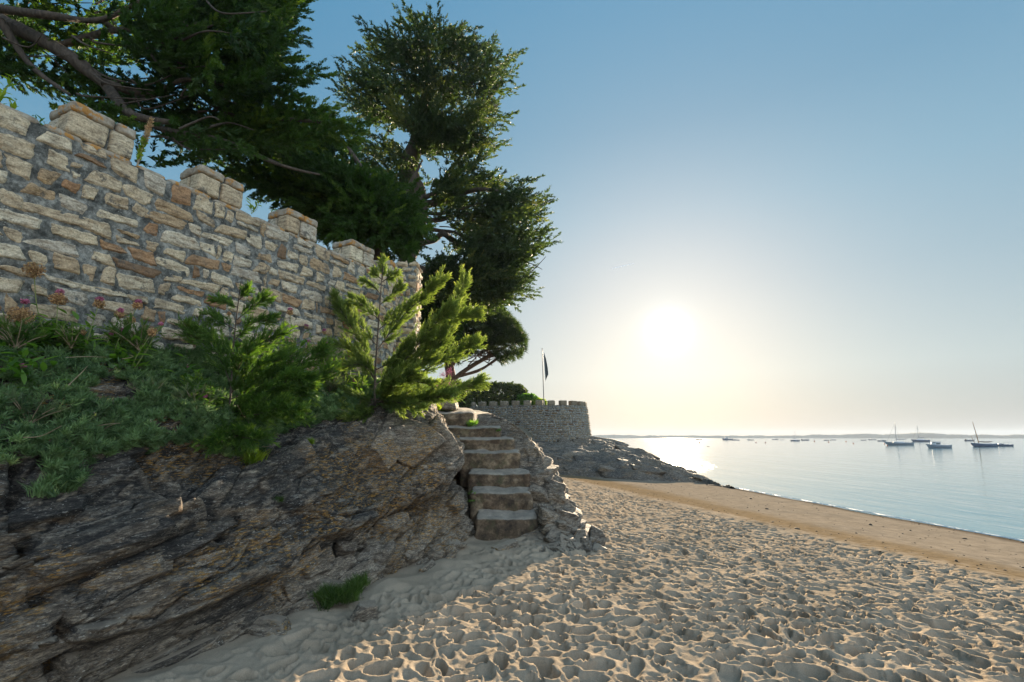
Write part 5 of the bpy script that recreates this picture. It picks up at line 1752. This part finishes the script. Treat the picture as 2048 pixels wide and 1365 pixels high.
# valerian plants with dried or pink heads
def leaf_blade(L_=1.0, W=.3, n=5):
    t = np.linspace(0, 1, n); w = W * np.sin(np.pi * np.clip(t, .02, .98) ** .8) * .5
    V = np.concatenate([np.stack([t * L_, w, .12 * t * (1 - t) - .15 * t * t], -1), np.stack([t * L_, 0 * t, .12 * t * (1 - t) - .15 * t * t - .04 * np.sin(np.pi * t)], -1), np.stack([t * L_, -w, .12 * t * (1 - t) - .15 * t * t], -1)])
    return V, grid_faces(3, n)


BLADE = [leaf_blade(1, .32), leaf_blade(1, .4), leaf_blade(.9, .28)]
FLORET = []
for _ in range(3):
    n = 9
    d = R_.normal(size=(n, 3)); d /= np.linalg.norm(d, axis=1, keepdims=True)
    w = np.cross(d, R_.normal(size=(n, 3))); w /= np.linalg.norm(w, axis=1, keepdims=True); w2 = np.cross(d, w)
    c = d * .35
    V = np.stack([c - w * .4, c + w2 * .4, c + w * .4, c - w2 * .4], 1).reshape(-1, 3)
    FLORET.append((V, np.arange(len(V)).reshape(-1, 4)))


def before_wall(p, gap=.12):
    """keep a point on the garden side out of the wall"""
    d = float(np.dot(WN, p[:2])) + WP
    if d < gap: p = p + np.array([WN[0], WN[1], 0]) * (gap - d)
    return p


def wall_Y(px, py):
    fw = F_PX * CT - (CY - py) * ST
    return -WP / (WN[0] * (px - CX) / fw + WN[1])


def valerian(heads, base_px, label, r, leaves=85, spread=.16):
    base = before_wall(rock_at(*base_px, vmin=.5))
    root = empty('valerian', base, label, 'valerian plant', 'red valerian plants on the bank')
    st = MB(); lf = MB()
    for (hx, hy, size, pink, dried) in heads:
        hp = P(hx, hy, min(base[1] - r.uniform(0, .10), wall_Y(hx, hy) - .16))
        k = base + r.normal(0, .02, 3)
        mid = (k + hp) / 2 + np.array([r.normal(0, .02), -.02, -.02])
        add_tube(st, [k, mid, hp], [.006, .0045, .003], 5, 14)
        for q in range(5):
            dd = r.normal(0, .5, 3) + [0, 0, .7]; add_tube(st, [hp - (hp - mid) * .12 * q / 3, hp + dd * size * .5], [.002, .0012], 4, 4)
        ts = r.uniform(.15, .85, 10)
        C = catmull(np.array([k, mid, hp]), 20)
        pos = C[(ts * 19).astype(int)]
        d = r.normal(0, 1, (10, 3)); d[:, 2] = r.uniform(0, .5, 10)
        scatter(lf, BLADE, pos, d, r.uniform(.05, .09, 10), r.uniform(.1, .9, 10), r, np.zeros(10))
        def head(col, c, s, n):
            m = MB()
            p = r.normal(size=(n, 3)); p /= np.linalg.norm(p, axis=1, keepdims=True); p *= r.uniform(.3, 1, (n, 1)) * np.array([1, 1, .85])
            scatter(m, FLORET, c + p * s, p + [0, 0, .4], np.full(n, .0125) * r.uniform(.7, 1.3, n), r.uniform(0, 1, n), r)
            return m
        if dried: head('dried', hp, size, int(190 * (size / .05) ** 1.6)).build('seed_head', M['dried'], root)
        if pink: head('pink', hp + np.array([0, 0, size * (.9 if dried else 0)]), min(.036, size * 1.05), 90).build('flower_head', M['pink'], root)
    d = r.normal(0, 1, (leaves, 3)); d[:, 2] = r.uniform(-.05, .9, leaves)
    scatter(lf, BLADE, base + r.normal(0, .085, (leaves, 3)) * [1, 1, 1.2] + [0, 0, .08], d, r.uniform(.08, .17, leaves), r.uniform(0, 1, leaves), r, np.zeros(leaves))
    lf.build('foliage', M['leaf'], root)
    st.build('stem', M['stem'], root)


rv = np.random.default_rng(51)
for heads, b, lab in (
    ([(68, 540, .085, 0, 1)], (85, 690), 'tallest valerian with one sunlit straw-coloured head against the wall'),
    ([(42, 632, .10, 0, 1), (50, 603, .03, 1, 0)], (38, 715), 'leftmost valerian with a broad brown head under a pink flower'),
    ([(117, 598, .075, 1, 1)], (108, 700), 'valerian with a rusty head just right of the tallest one'),
    ([(198, 608, .055, 1, 1), (165, 665, .03, 0, 1)], (160, 710), 'valerian with a small flat orange head and bright leaves'),
    ([(240, 630, .05, 1, 1), (262, 640, .045, 0, 1), (275, 612, .05, 1, 1)], (235, 720), 'valerian with three close brown heads topped with pink'),
    ([(222, 668, .018, 1, 0), (245, 660, .022, 1, 0)], (215, 730), 'low valerian with two small pink flowers and no dried head'),
    ([(305, 665, .05, 0, 1), (322, 648, .02, 1, 0)], (250, 750), 'valerian leaning right with a brown head and a pink flower at its tip'),
    ([(45, 733, .028, 1, 0)], (40, 770), 'single pink flower low at the left edge of the bank'),
    ([(378, 733, .02, 1, 0)], (375, 775), 'small pink flower just left of the dark young cypress'),
    ([(410, 793, .022, 1, 0)], (405, 830), 'pink flower over a rosette of leaves below the dark young cypress'),
    ([(552, 802, .022, 1, 0)], (545, 835), 'pink flower alone among the low shoots of the dark young cypress'),
    ([(458, 628, .028, 0, 1)], (450, 700), 'small straw-coloured head beside the leader of the dark young cypress'),
    ([(580, 625, .05, 1, 1), (532, 642, .02, 1, 0)], (560, 710), 'valerian with brown and pink heads between the two young cypresses'),
    ([(612, 655, .03, 1, 1), (617, 683, .028, 1, 0)], (610, 730), 'valerian with a bright magenta flower at the right of the gap between the young cypresses'),
    ([(648, 665, .035, 1, 1), (652, 690, .03, 1, 1)], (650, 750), 'valerian with two dark pink heads touching the bright young cypress'),
    ([(708, 762, .022, 1, 0), (702, 735, .02, 1, 0)], (705, 800), 'pink flowers beneath the left shoots of the bright young cypress'),
):
    valerian(heads, b, lab, rv)

# pink valerian near the stair head, seen past the bright young cypress
for px0, lab in ((895, 'pink flowering plant seen past the right shoots of the bright young cypress'),):
    base = P(px0, 812, 11.0)
    root = empty('valerian', base, lab, 'valerian plant', 'red valerian plants on the bank')
    st = MB(); fl = MB(); lf = MB()
    for k in range(11):
        hp = P(px0 + rv.uniform(-28, 20), rv.uniform(738, 800), 11.0 + rv.uniform(-.15, .15))
        add_tube(st, [base + rv.normal(0, .03, 3), (base + hp) / 2 + rv.normal(0, .03, 3), hp], [.007, .005, .003], 5, 10)
        n = 120; p = rv.normal(size=(n, 3)) * .042
        scatter(fl, FLORET, hp + p, p + [0, 0, .1], np.full(n, .013), rv.uniform(0, 1, n), rv)
    n = 60; d = rv.normal(0, 1, (n, 3)); d[:, 2] = abs(d[:, 2])
    scatter(lf, BLADE, base + rv.normal(0, .12, (n, 3)) + [0, 0, .12], d, rv.uniform(.1, .18, n), rv.uniform(0, 1, n), rv, np.zeros(n))
    st.build('stem', M['stem'], root); fl.build('flower_head', M['pink'], root); lf.build('foliage', M['leaf'], root)


# grass tufts
GR = []
for _ in range(4):
    n = 40
    a = R_.uniform(0, 6.28, n); lean = R_.uniform(.05, .5, n)
    d = np.stack([np.cos(lean), np.cos(a) * np.sin(lean), np.sin(a) * np.sin(lean)], -1)
    w = np.cross(d, R_.normal(size=(n, 3))); w /= np.linalg.norm(w, axis=1, keepdims=True)
    b0 = R_.normal(0, .18, (n, 3)); b0[:, 0] = 0; L0 = R_.uniform(.5, 1, (n, 1))
    bend = d + np.stack([np.zeros(n), np.cos(a) * .3, np.sin(a) * .3], -1)
    V = np.stack([b0 - w * .022, b0 + w * .022, b0 + d * L0 * .55 + w * .018, b0 + d * L0 * .55 - w * .018], 1)
    V2 = np.stack([b0 + d * L0 * .55 - w * .018, b0 + d * L0 * .55 + w * .018, b0 + bend * L0 + w * .003, b0 + bend * L0 - w * .003], 1)
    V = np.concatenate([V, V2]).reshape(-1, 3); GR.append((V, np.arange(len(V)).reshape(-1, 4)))


def tuft(name, label, cat, points, size, mat, n, temps=GR, jit=.04, group=None):
    r = np.random.default_rng(abs(int(points[0][0] * 7 + points[0][1])) % 9999)
    pts = np.array(points)[r.integers(0, len(points), n)] + r.normal(0, jit, (n, 3)) * [1, 1, .35]
    root_mb = MB()
    scatter(root_mb, temps, pts, np.array([0, 0, 1.]) + r.normal(0, .22, (n, 3)), size * r.uniform(.6, 1.2, n), r.uniform(0, 1, n), r)
    o = root_mb.build(name, mat, None)
    return tag(o, label, cat, group)


line = [rock_at(x, y) if 0 else G(x, y, .10) for x, y in ((585, 1160), (610, 1168), (630, 1180), (650, 1195))]
tuft('grass_tuft', 'short bright grass growing in the crack left of the knobbly foot rock', 'grass tuft', line, .08, M['grass'], 90, jit=.04)
tuft('grass_tuft', 'thick bright green grass tuft at the foot of the outcrop above the sand', 'grass tuft', [G(x, y, .10) for x, y in ((655, 1200), (665, 1202), (680, 1200), (695, 1196), (708, 1185), (715, 1172))], .125, M['grass'], 95, jit=.05)
for (x, y, s, n, lab, mt) in ((560, 1003, .06, 8, 'small green sprig on the dark rock face left of centre', 'grass'), (588, 940, .05, 12, 'low green cushion on the rust-coloured ledge of the rock', 'grass'),
                          (620, 888, .08, 10, 'yellow-green sprig on top of the rock right of the bank', 'leaf_bright'), (500, 925, .18, 14, 'pale dry grass tuft at the lower edge of the bank', 'leaf_bright'),
                          (110, 985, .13, 24, 'green tuft hanging over the rock below the left of the bank', 'samphire'), (903, 882, .06, 8, 'small green clump on the seaward side of the brown bulge', 'leaf'),
                          (873, 818, .09, 22, 'bright green clump on top of the brown bulge near the stairs', 'leaf_bright'), (870, 850, .05, 8, 'tiny green clump near the top of the brown bulge', 'leaf')):
    tuft('plant_tuft', lab, 'plant tuft', [rock_at(x, y)], s, M[mt], n, jit=s * .35)
for (x, y, Y, s, n, lab) in ((942, 850, 10.45, .10, 20, 'green weeds growing beside the second highest stone step'), (897, 820, 11.0, .12, 26, 'green weeds in front of the rounded rock at the stair head'),
                             (945, 988, 8.7, .05, 10, 'small weed in the crack left of the second step'), (941, 1003, 8.55, .04, 8, 'tiny weed low in the crack left of the second step'), (998, 862, 10.1, .05, 10, 'thin weeds at the seaward end of the third highest step')):
    tuft('weed', lab, 'weed', [P(x, y, Y)], s, M['leaf'], n, jit=s * .5)


def wall_plant(name, pix, d, label, n, size, mat, cat='plant', stemc=True):
    r = np.random.default_rng(abs(int(pix[0][0])) + 9)
    s_guess = None
    pts = []
    for (x, y, Y) in pix: pts.append(P(x, y, Y))
    root = empty(name, pts[0], label, cat)
    st = MB(); lf = MB()
    for p in pts[1:]:
        add_tube(st, [pts[0], (pts[0] + p) / 2 + r.normal(0, .01, 3), p], [.005, .004, .002], 5, 8)
        C = np.linspace(pts[0], p, 10)
        q = C[r.integers(2, 10, n)]
        dd = r.normal(0, 1, (n, 3)); dd[:, 2] = abs(dd[:, 2]) + .2
        scatter(lf, BLADE, q, dd, size * r.uniform(.7, 1.3, n), r.uniform(0, 1, n), r, np.zeros(n))
    st.build('stem', M['stem'], root); lf.build('foliage', mat, root)


wall_plant('wall_plant', [(-10, 225, 4.75), (10, 175, 4.75), (25, 155, 4.75), (0, 195, 4.7)], 0, 'yellow-green leafy sprig over the wall top at the left edge of the picture', 10, .10, M['leaf_bright'])
wall_plant('wall_plant', [(25, 235, 4.8), (20, 205, 4.8), (32, 200, 4.8)], 0, 'short yellow-green sprig on the wall top just right of the left edge', 8, .08, M['leaf_bright'])
wall_plant('wall_plant', [(95, 262, 4.95), (85, 240, 4.95), (65, 232, 4.95), (110, 250, 4.95)], 0, 'dark green leaves on the wall top left of the first merlon', 6, .07, M['leaf'])
wall_plant('wall_plant', [(503, 428, 7.6), (500, 400, 7.6), (518, 405, 7.6), (512, 415, 7.6)], 0, 'sunlit yellow-green leafy plant in the gap between the second and third merlons', 9, .09, M['leaf_bright'])


def viper_stalk():
    r = np.random.default_rng(6)
    b = P(276, 322, 5.75); t = P(303, 240, 5.75)
    root = empty('dried_flower_spike', b, 'upright dried brown flower spike with green base between the first two merlons', 'flower spike')
    m = MB(); add_tube(m, [b - [0, 0, .08], (b + t) / 2, t], [.012, .01, .004], 6, 12); m.build('stem', M['twig'], root)
    for lo, hi, mat, nm in ((0.0, .5, 'leaf_bright', 'green_leaves'), (.4, 1.0, 'dried', 'dry_bracts')):
        n = 420; tt = r.uniform(lo, hi, n); pos = b + (t - b) * tt[:, None]
        d = r.normal(0, 1, (n, 3)); d[:, 2] = abs(d[:, 2]) * .7 + .6
        mb = MB(); scatter(mb, BLADE, pos, d, r.uniform(.03, .065, n) * (1.05 - .3 * abs(tt - .5)), r.uniform(0, 1, n), r); mb.build(nm, M[mat], root)


viper_stalk()

# ------------------------------------------------------------------ boats and buoys
def hull_mesh(L_, B, H, sheer=.25, transom=.75, nx=22, ny=9):
    """open hull shell along +X (bow), waterline at z=0"""
    t = np.linspace(0, 1, nx)[:, None]; a = np.linspace(-1, 1, 2 * ny + 1)[None]
    x = (t - .5) * L_
    hw = B / 2 * np.where(t < .45, transom + (1 - transom) * np.sin(np.pi / 2 * t / .45), np.cos(np.pi / 2 * (np.clip(t - .45, 0, 1) / .55) ** 1.8) )
    top = H * (1 + sheer * (2 * t - .9) ** 2 + sheer * .5 * t)
    keel = -.25 * H * 1.2 * (1 - t ** 4)
    ang = a * np.pi / 2
    y = hw * np.sign(a) * np.abs(np.sin(ang)) ** .6
    z = keel + (top - keel) * (1 - np.cos(ang)) ** .8
    rake = .12 * L_ * t ** 6 * (z - keel) / (top - keel + 1e-6)
    V = np.stack([x + rake + 0 * y, y, z + 0 * y], -1)
    F = grid_faces(nx, 2 * ny + 1)
    # transom and deck
    c0 = np.arange(2 * ny + 1)
    Vd = np.stack([V[:, 0], V[:, -1]], 1)
    Vd = Vd * np.array([1, .97, 1]) - np.array([0, 0, .06 * H])
    return V.reshape(-1, 3), F, Vd.reshape(-1, 3), grid_faces(nx, 2), c0


def boat(px, wy, wpx, kind, label, heading=1, parts=True, matn='hull_grey', group='boats moored in the bay', aspect=.35, extra=None, Lreal=None):
    dip = max(wy - (CY + HZ), 1.2)
    Y = (EYE - SEA_Z) * F_PX / CT / dip * 1.0
    if Lreal: Y = Lreal * F_PX / wpx
    Y = min(Y, 1500)
    L_ = wpx / F_PX * Y * 1.02
    X = (px - CX) / (F_PX / CT) * Y
    name = {'sail': 'sailing_boat', 'motor': 'motor_boat', 'cabin': 'cabin_boat', 'lugger': 'sailing_boat', 'dinghy': 'dinghy'}[kind]
    cat = {'sail': 'sailing boat', 'motor': 'motor boat', 'cabin': 'motor boat', 'lugger': 'sailing boat', 'dinghy': 'dinghy'}[kind]
    root = empty(name, (X, Y, SEA_Z), label, cat, group)
    rot = 0 if heading > 0 else math.pi
    # geometry is modelled round the boat's own origin, bow along +X
    loc = np.array(root.location)
    def part(nm, V, F, mat, par=root): return mesh(nm, np.asarray(V) + loc, F, mat, par)
    def tb(nm, segs, mat, sides=6):
        m = MB()
        for pts, rad in segs: add_tube(m, np.array(pts) + loc, rad, sides, 6)
        return m.build(nm, mat, root)
    def tbs(nm, segs, mat, sides=6):
        for sg in segs: tb(nm, [sg], mat, sides)
    H = L_ * {'sail': .10, 'motor': .095, 'cabin': .12, 'lugger': .11, 'dinghy': .1}[kind]; B = L_ * .33
    V, F, Vd, Fd, c0 = hull_mesh(L_, B, H)
    part('hull', V, F, M[matn])
    dk = MB(); dk.add(Vd + loc, Fd); dk.build('deck', M['hull_white' if kind != 'lugger' else 'wood'], root)
    tr = V[c0]; mt = MB(); cc = tr.mean(0); k = np.arange(len(c0) - 1)
    mt.add(np.concatenate([tr, [cc]]) + loc, np.stack([k, k + 1, np.full(len(k), len(c0))], -1)); mt.build('transom', M[matn], root)
    if kind == 'sail':
        Vc, Fc = block((L_ * .02, 0, H * 1.15), (L_ * .2, B * .28, H * .32), res=(12, 6, 6), p=5, amp=0); part('cabin', Vc, Fc, M['hull_white'])
        hm = L_ * (extra or .85)
        tb('mast', [([(L_ * .1, 0, H), (L_ * .085, 0, H + hm * .5), (L_ * .05, 0, H + hm)], [L_ * .011, L_ * .010, L_ * .006])], M['alu'])
        tb('boom', [([(L_ * .1, 0, H + hm * .16), (-L_ * .28, 0, H + hm * .17)], [L_ * .014, L_ * .012])], M['hull_blue'])
        tb('forestay', [([(L_ * .5, 0, H * 1.2), (L_ * .06, 0, H + hm * .96)], [L_ * .004, L_ * .002])], M['dark'], 4)
        tbs('shroud', [([(L_ * .06, s * B * .45, H), (L_ * .06, 0, H + hm * .93)], [L_ * .0018, L_ * .0018]) for s in (-1, 1)], M['dark'], 4)
        Vc, Fc = block((-L_ * .52, 0, H * .9), (L_ * .022, L_ * .02, H * .45), res=(5, 5, 5), p=4, amp=0); part('outboard_motor', Vc, Fc, M['dark'])
        Vc, Fc = block((-L_ * .25, 0, H * 1.05), (L_ * .09, B * .3, H * .12), res=(5, 5, 3), p=5, amp=0); part('cockpit_coaming', Vc, Fc, M['hull_grey'])
    if kind == 'lugger':
        hm = L_ * .92
        tb('mast', [([(L_ * .22, 0, H), (L_ * .27, 0, H + hm * .5), (L_ * .33, 0, H + hm)], [L_ * .017, L_ * .014, L_ * .007])], M['wood'])
        tb('spar', [([(L_ * .40, 0, H * 1.1), (L_ * .52, 0, H + hm * .35)], [L_ * .010, L_ * .006])], M['wood'])
        tb('boom', [([(L_ * .2, 0, H * 1.9), (-L_ * .15, 0, H * 1.75), (-L_ * .42, 0, H * 1.9)], [L_ * .02, L_ * .026, L_ * .012])], M['dark'])
        tbs('thwart', [([(q * L_, -B * .4, H * .95), (q * L_, B * .4, H * .95)], [L_ * .014, L_ * .014]) for q in (-.3, -.1, .12)], M['wood'])
        Vc, Fc = block((L_ * .50, 0, H * .75), (L_ * .012, L_ * .012, H * .6), res=(4, 4, 5), p=5, amp=0); part('stem_post', Vc, Fc, M['hull_white'])
        tbs('gunwale', [([tuple(V.reshape(22, 19, 3)[i, j] + [0, 0, .02]) for i in range(0, 22, 3)], [L_ * .008] * 8) for j in (0, 18)], M['hull_white'])
    if kind in ('cabin', 'motor'):
        ch = H * (1.25 if kind == 'cabin' else .7); cw = L_ * (.17 if kind == 'cabin' else .13); cx = L_ * .14
        Vc, Fc = block((cx, 0, H * 1.0 + ch * .35), (cw * .92, B * .33, ch * .55), res=(8, 6, 6), p=10, amp=0)
        Vc[:, 0] -= np.where(Vc[:, 0] > cx, (Vc[:, 2] - H) * .35, 0); cab = part('cabin', Vc, Fc, M['hull_white'])
        for s in (-1, 1):
            Vc, Fc = block((cx - cw * .1, s * (B * .33 + .004), H + ch * .45), (cw * .62, .012, ch * .22), res=(3, 2, 3), p=12, amp=0); part('window', Vc, Fc, M['glass'], cab)
        Vc, Fc = block((cx - cw * .15, 0, H + ch * .95), (cw * 1.0, B * .37, H * .07), res=(6, 5, 3), p=8, amp=0); part('roof', Vc, Fc, M['hull_grey'])
        Vc, Fc = block((-L_ * .53, 0, H * .75), (L_ * .035, L_ * .025, H * .42), res=(5, 5, 5), p=4, amp=0)
        Vc[:, 0] -= (H * .75 - Vc[:, 2]) * .4; part('outboard_motor', Vc, Fc, M['dark'])
        tbs('rail', [([(L_ * .28, s * B * .3, H * 1.2), (L_ * .3, s * B * .28, H * 1.75), (L_ * .5, 0, H * 2.0)], [L_ * .003] * 3) for s in (-1, 1)], M['alu'], 4)
        if extra == 'bimini':
            tbs('awning_frame', [([(-L_ * .1, s * B * .4, H), (-L_ * .2, s * B * .35, H * 2.6), (-L_ * .42, s * B * .35, H * 2.5), (-L_ * .4, s * B * .4, H)], [L_ * .004] * 4) for s in (-1, 1)], M['dark'], 4)
            Vc, Fc = block((-L_ * .3, 0, H * 2.65), (L_ * .14, B * .36, H * .04), res=(5, 5, 2), p=6, amp=0); part('awning', Vc, Fc, M['hull_blue'])
    if kind == 'dinghy':
        tbs('thwart', [([(q * L_, -B * .4, H * .8), (q * L_, B * .4, H * .8)], [L_ * .03, L_ * .03]) for q in (-.15, .15)], M['wood'])
        Vc, Fc = block((-L_ * .5, 0, H * 1.1), (L_ * .05, L_ * .04, H * .7), res=(4, 4, 4), p=4, amp=0); part('outboard_motor', Vc, Fc, M['dark'])
    root.rotation_euler = (0, 0, rot + rb.uniform(-.25, .25))
    return root


rb = np.random.default_rng(61)
boat(1797, 890.5, 46, 'sail', 'grey-blue sloop with bare mast and blue boom cover, nearest of the yachts', -1, matn='hull_grey')
boat(1840, 884, 34, 'sail', 'farther low sailing yacht with a thin mast, between the sloop and the cabin boat', -1, matn='hull_blue', extra=.8)
boat(1875, 896, 44, 'cabin', 'small grey-blue boat with wheelhouse and outboard motor, nearest of all the boats', -1, matn='hull_grey')
boat(1965, 893.5, 46, 'lugger', 'dark blue open lugger with a raked wooden mast and white stem', -1, matn='hull_blue')
boat(2004, 892.5, 31, 'motor', 'low motor boat with awning frame moored behind the lugger stern', -1, matn='hull_blue', extra='bimini')
boat(1939, 882.5, 22, 'dinghy', 'far dark open boat beyond the lugger bow', 1, matn='hull_blue')
boat(1590, 881.8, 19, 'sail', 'small far sailing boat with a faint mast, only masted one left of the sloop', 1, matn='hull_blue', extra=.95, Lreal=7)
for (x, wy, w, k, lab, mt) in ((1397, 880, 12, 'motor', 'pale far motor boat at the right end of the sun glitter', 'hull_grey'),
                               (1455, 880.5, 19, 'cabin', 'larger far motor boat with a cabin, first cluster right of the sun glitter', 'hull_blue'),
                               (1471, 881, 13, 'motor', 'low far motor boat touching the stern of the larger cabin boat', 'hull_blue'),
                               (1500.5, 880.8, 11, 'motor', 'small far motor boat standing alone just right of the first cluster', 'hull_grey'),
                               (1550, 880, 10, 'motor', 'small far motor boat left of the far masted boat', 'hull_blue'),
                               (1563, 880.5, 6, 'dinghy', 'tiny far boat next to the bow of the far masted boat', 'hull_grey'),
                               (1610, 881.3, 16, 'dinghy', 'long low dark hull just right of the far masted boat', 'hull_blue'),
                               (1652, 881.3, 11, 'motor', 'far dark motor boat, left one of a pair in mid bay', 'hull_blue'),
                               (1665.5, 880.7, 10, 'motor', 'far dark motor boat, right one of a pair in mid bay', 'hull_blue'),
                               (1726, 881.3, 9.5, 'dinghy', 'tiny dark open boat, leftmost of three small ones left of the sloop', 'hull_blue'),
                               (1744, 880.5, 12, 'motor', 'far dark boat, middle of three small ones left of the sloop', 'hull_blue'),
                               (1763, 883, 16, 'motor', 'dark motor boat, nearest of three small ones left of the sloop', 'hull_blue')):
    boat(x, wy, w, k, lab, 1 if rb.random() < .5 else -1, matn=mt)
boat(1415.5, 893, 6, 'dinghy', 'tiny tender floating by itself nearest the sun glitter', 1, matn='hull_blue')


def buoy(px, py, label):
    Y = (EYE - SEA_Z) * F_PX / CT / (py - (CY + HZ)); X = (px - CX) / (F_PX / CT) * Y
    root = empty('mooring_buoy', (X, Y, SEA_Z), label, 'buoy', 'mooring buoys')
    rad = 1.15 / F_PX * Y
    V, F = block((X, Y, SEA_Z + rad * .5), (rad, rad, rad), res=(8, 8, 8), p=2, amp=0); mesh('float', V, F, M['buoy'], root)
    m = MB(); add_tube(m, [(X, Y, SEA_Z + rad * 1.3), (X, Y, SEA_Z + rad * 2)], [rad * .12, rad * .12], 5, 3)
    V, F = block((X, Y, SEA_Z + rad * 2.0), (rad * .25, rad * .1, rad * .2), res=(4, 4, 4), p=3, amp=0); m.add(V, F); m.build('ring', M['dark'], root)


for x, y, lab in ((1398, 886, 'mooring buoy in the bright water near the pale motor boat'), (1511, 885.5, 'mooring buoy, left of the close pair of buoys'), (1530, 886, 'mooring buoy, right of the close pair of buoys'),
                  (1628, 883.5, 'small buoy right of the long low dark hull'), (1656, 885, 'small buoy in front of the far pair of motor boats'), (1691, 884, 'small buoy between the far pair and the three small boats'),
                  (1705, 887.5, 'mooring buoy nearer than the tiny dark open boat'), (1767, 888.5, 'small buoy near the bow of the sloop, farther one'), (1772, 892, 'small buoy near the bow of the sloop, nearer one'),
                  (1941, 889, 'buoy by the bow of the lugger')):
    buoy(x, y, lab)


# pebbles and weed scraps along the wet sand
def build_debris():
    r = np.random.default_rng(71)
    mb = MB(); V0, F0 = cube_grid(2, 2, 2)
    V0 = V0 / np.linalg.norm(V0, axis=1, keepdims=True)
    n = 900
    y = 4 + 26 * r.random(n) ** 1.3
    x = edge2(y) + (edge3(y) - edge2(y)) * r.beta(1.2, 1.6, n)
    x[:260] = edge3(y[:260]) - np.abs(r.normal(0, .25, 260)); x[260:520] = (edge1(y) + r.normal(.3, .5, n))[260:520]
    z = sand_z(x, y)
    s = r.uniform(.006, .022, n) * (1 + 1.5 * (r.random(n) < .05))
    sh = r.uniform(.5, 1.6, (n, 1, 3)) * np.array([1, 1, .45])
    V = V0[None] * sh * s[:, None, None] + np.stack([x, y, z + s * .2], -1)[:, None]
    F = F0[None] + (np.arange(n) * len(V0))[:, None, None]
    mb.add(V.reshape(-1, 3), F.reshape(-1, 4))
    o = mb.build('shore_debris', plain_mat('weed_and_pebble', (0.07, 0.055, 0.04), .9, .6, 30))
    tag(o, 'dark scraps of weed and pebbles strewn over the wet sand', 'shore debris', kind='stuff')


build_debris()

def build_contrail():
    a, b = P(1224, 538, 9000), P(1268, 527, 9000)
    m = MB(); add_tube(m, [a, (a + b) / 2, b], [6, 9, 3], 8, 20, .4)
    o = m.build('contrail', plain_mat('vapour', (.9, .9, .9), 1), None)
    tag(o, 'short thin white vapour trail in the sky above the sun', 'contrail')


build_contrail()

# ------------------------------------------------------------------ the air
def build_haze():
    V, F = cube_grid(1, 1, 1)
    lo, hi = np.array([-3400, -3400, -8.0]), np.array([3400, 3400, 45.0])
    V = (V + 1) / 2 * (hi - lo) + lo
    m = bpy.data.materials.new('haze'); m.use_nodes = True
    N, L = m.node_tree.nodes, m.node_tree.links
    N.clear(); out = N.new('ShaderNodeOutputMaterial'); pv = N.new('ShaderNodeVolumePrincipled')
    pv.inputs['Color'].default_value = (0.48, 0.58, 0.72, 1)
    pv.inputs['Density'].default_value = 0.00019
    pv.inputs['Anisotropy'].default_value = 0.15
    L.new(pv.outputs[0], out.inputs['Volume'])
    o = mesh('haze', V, F, m, None, False)
    tag(o, kind='stuff')


build_haze()
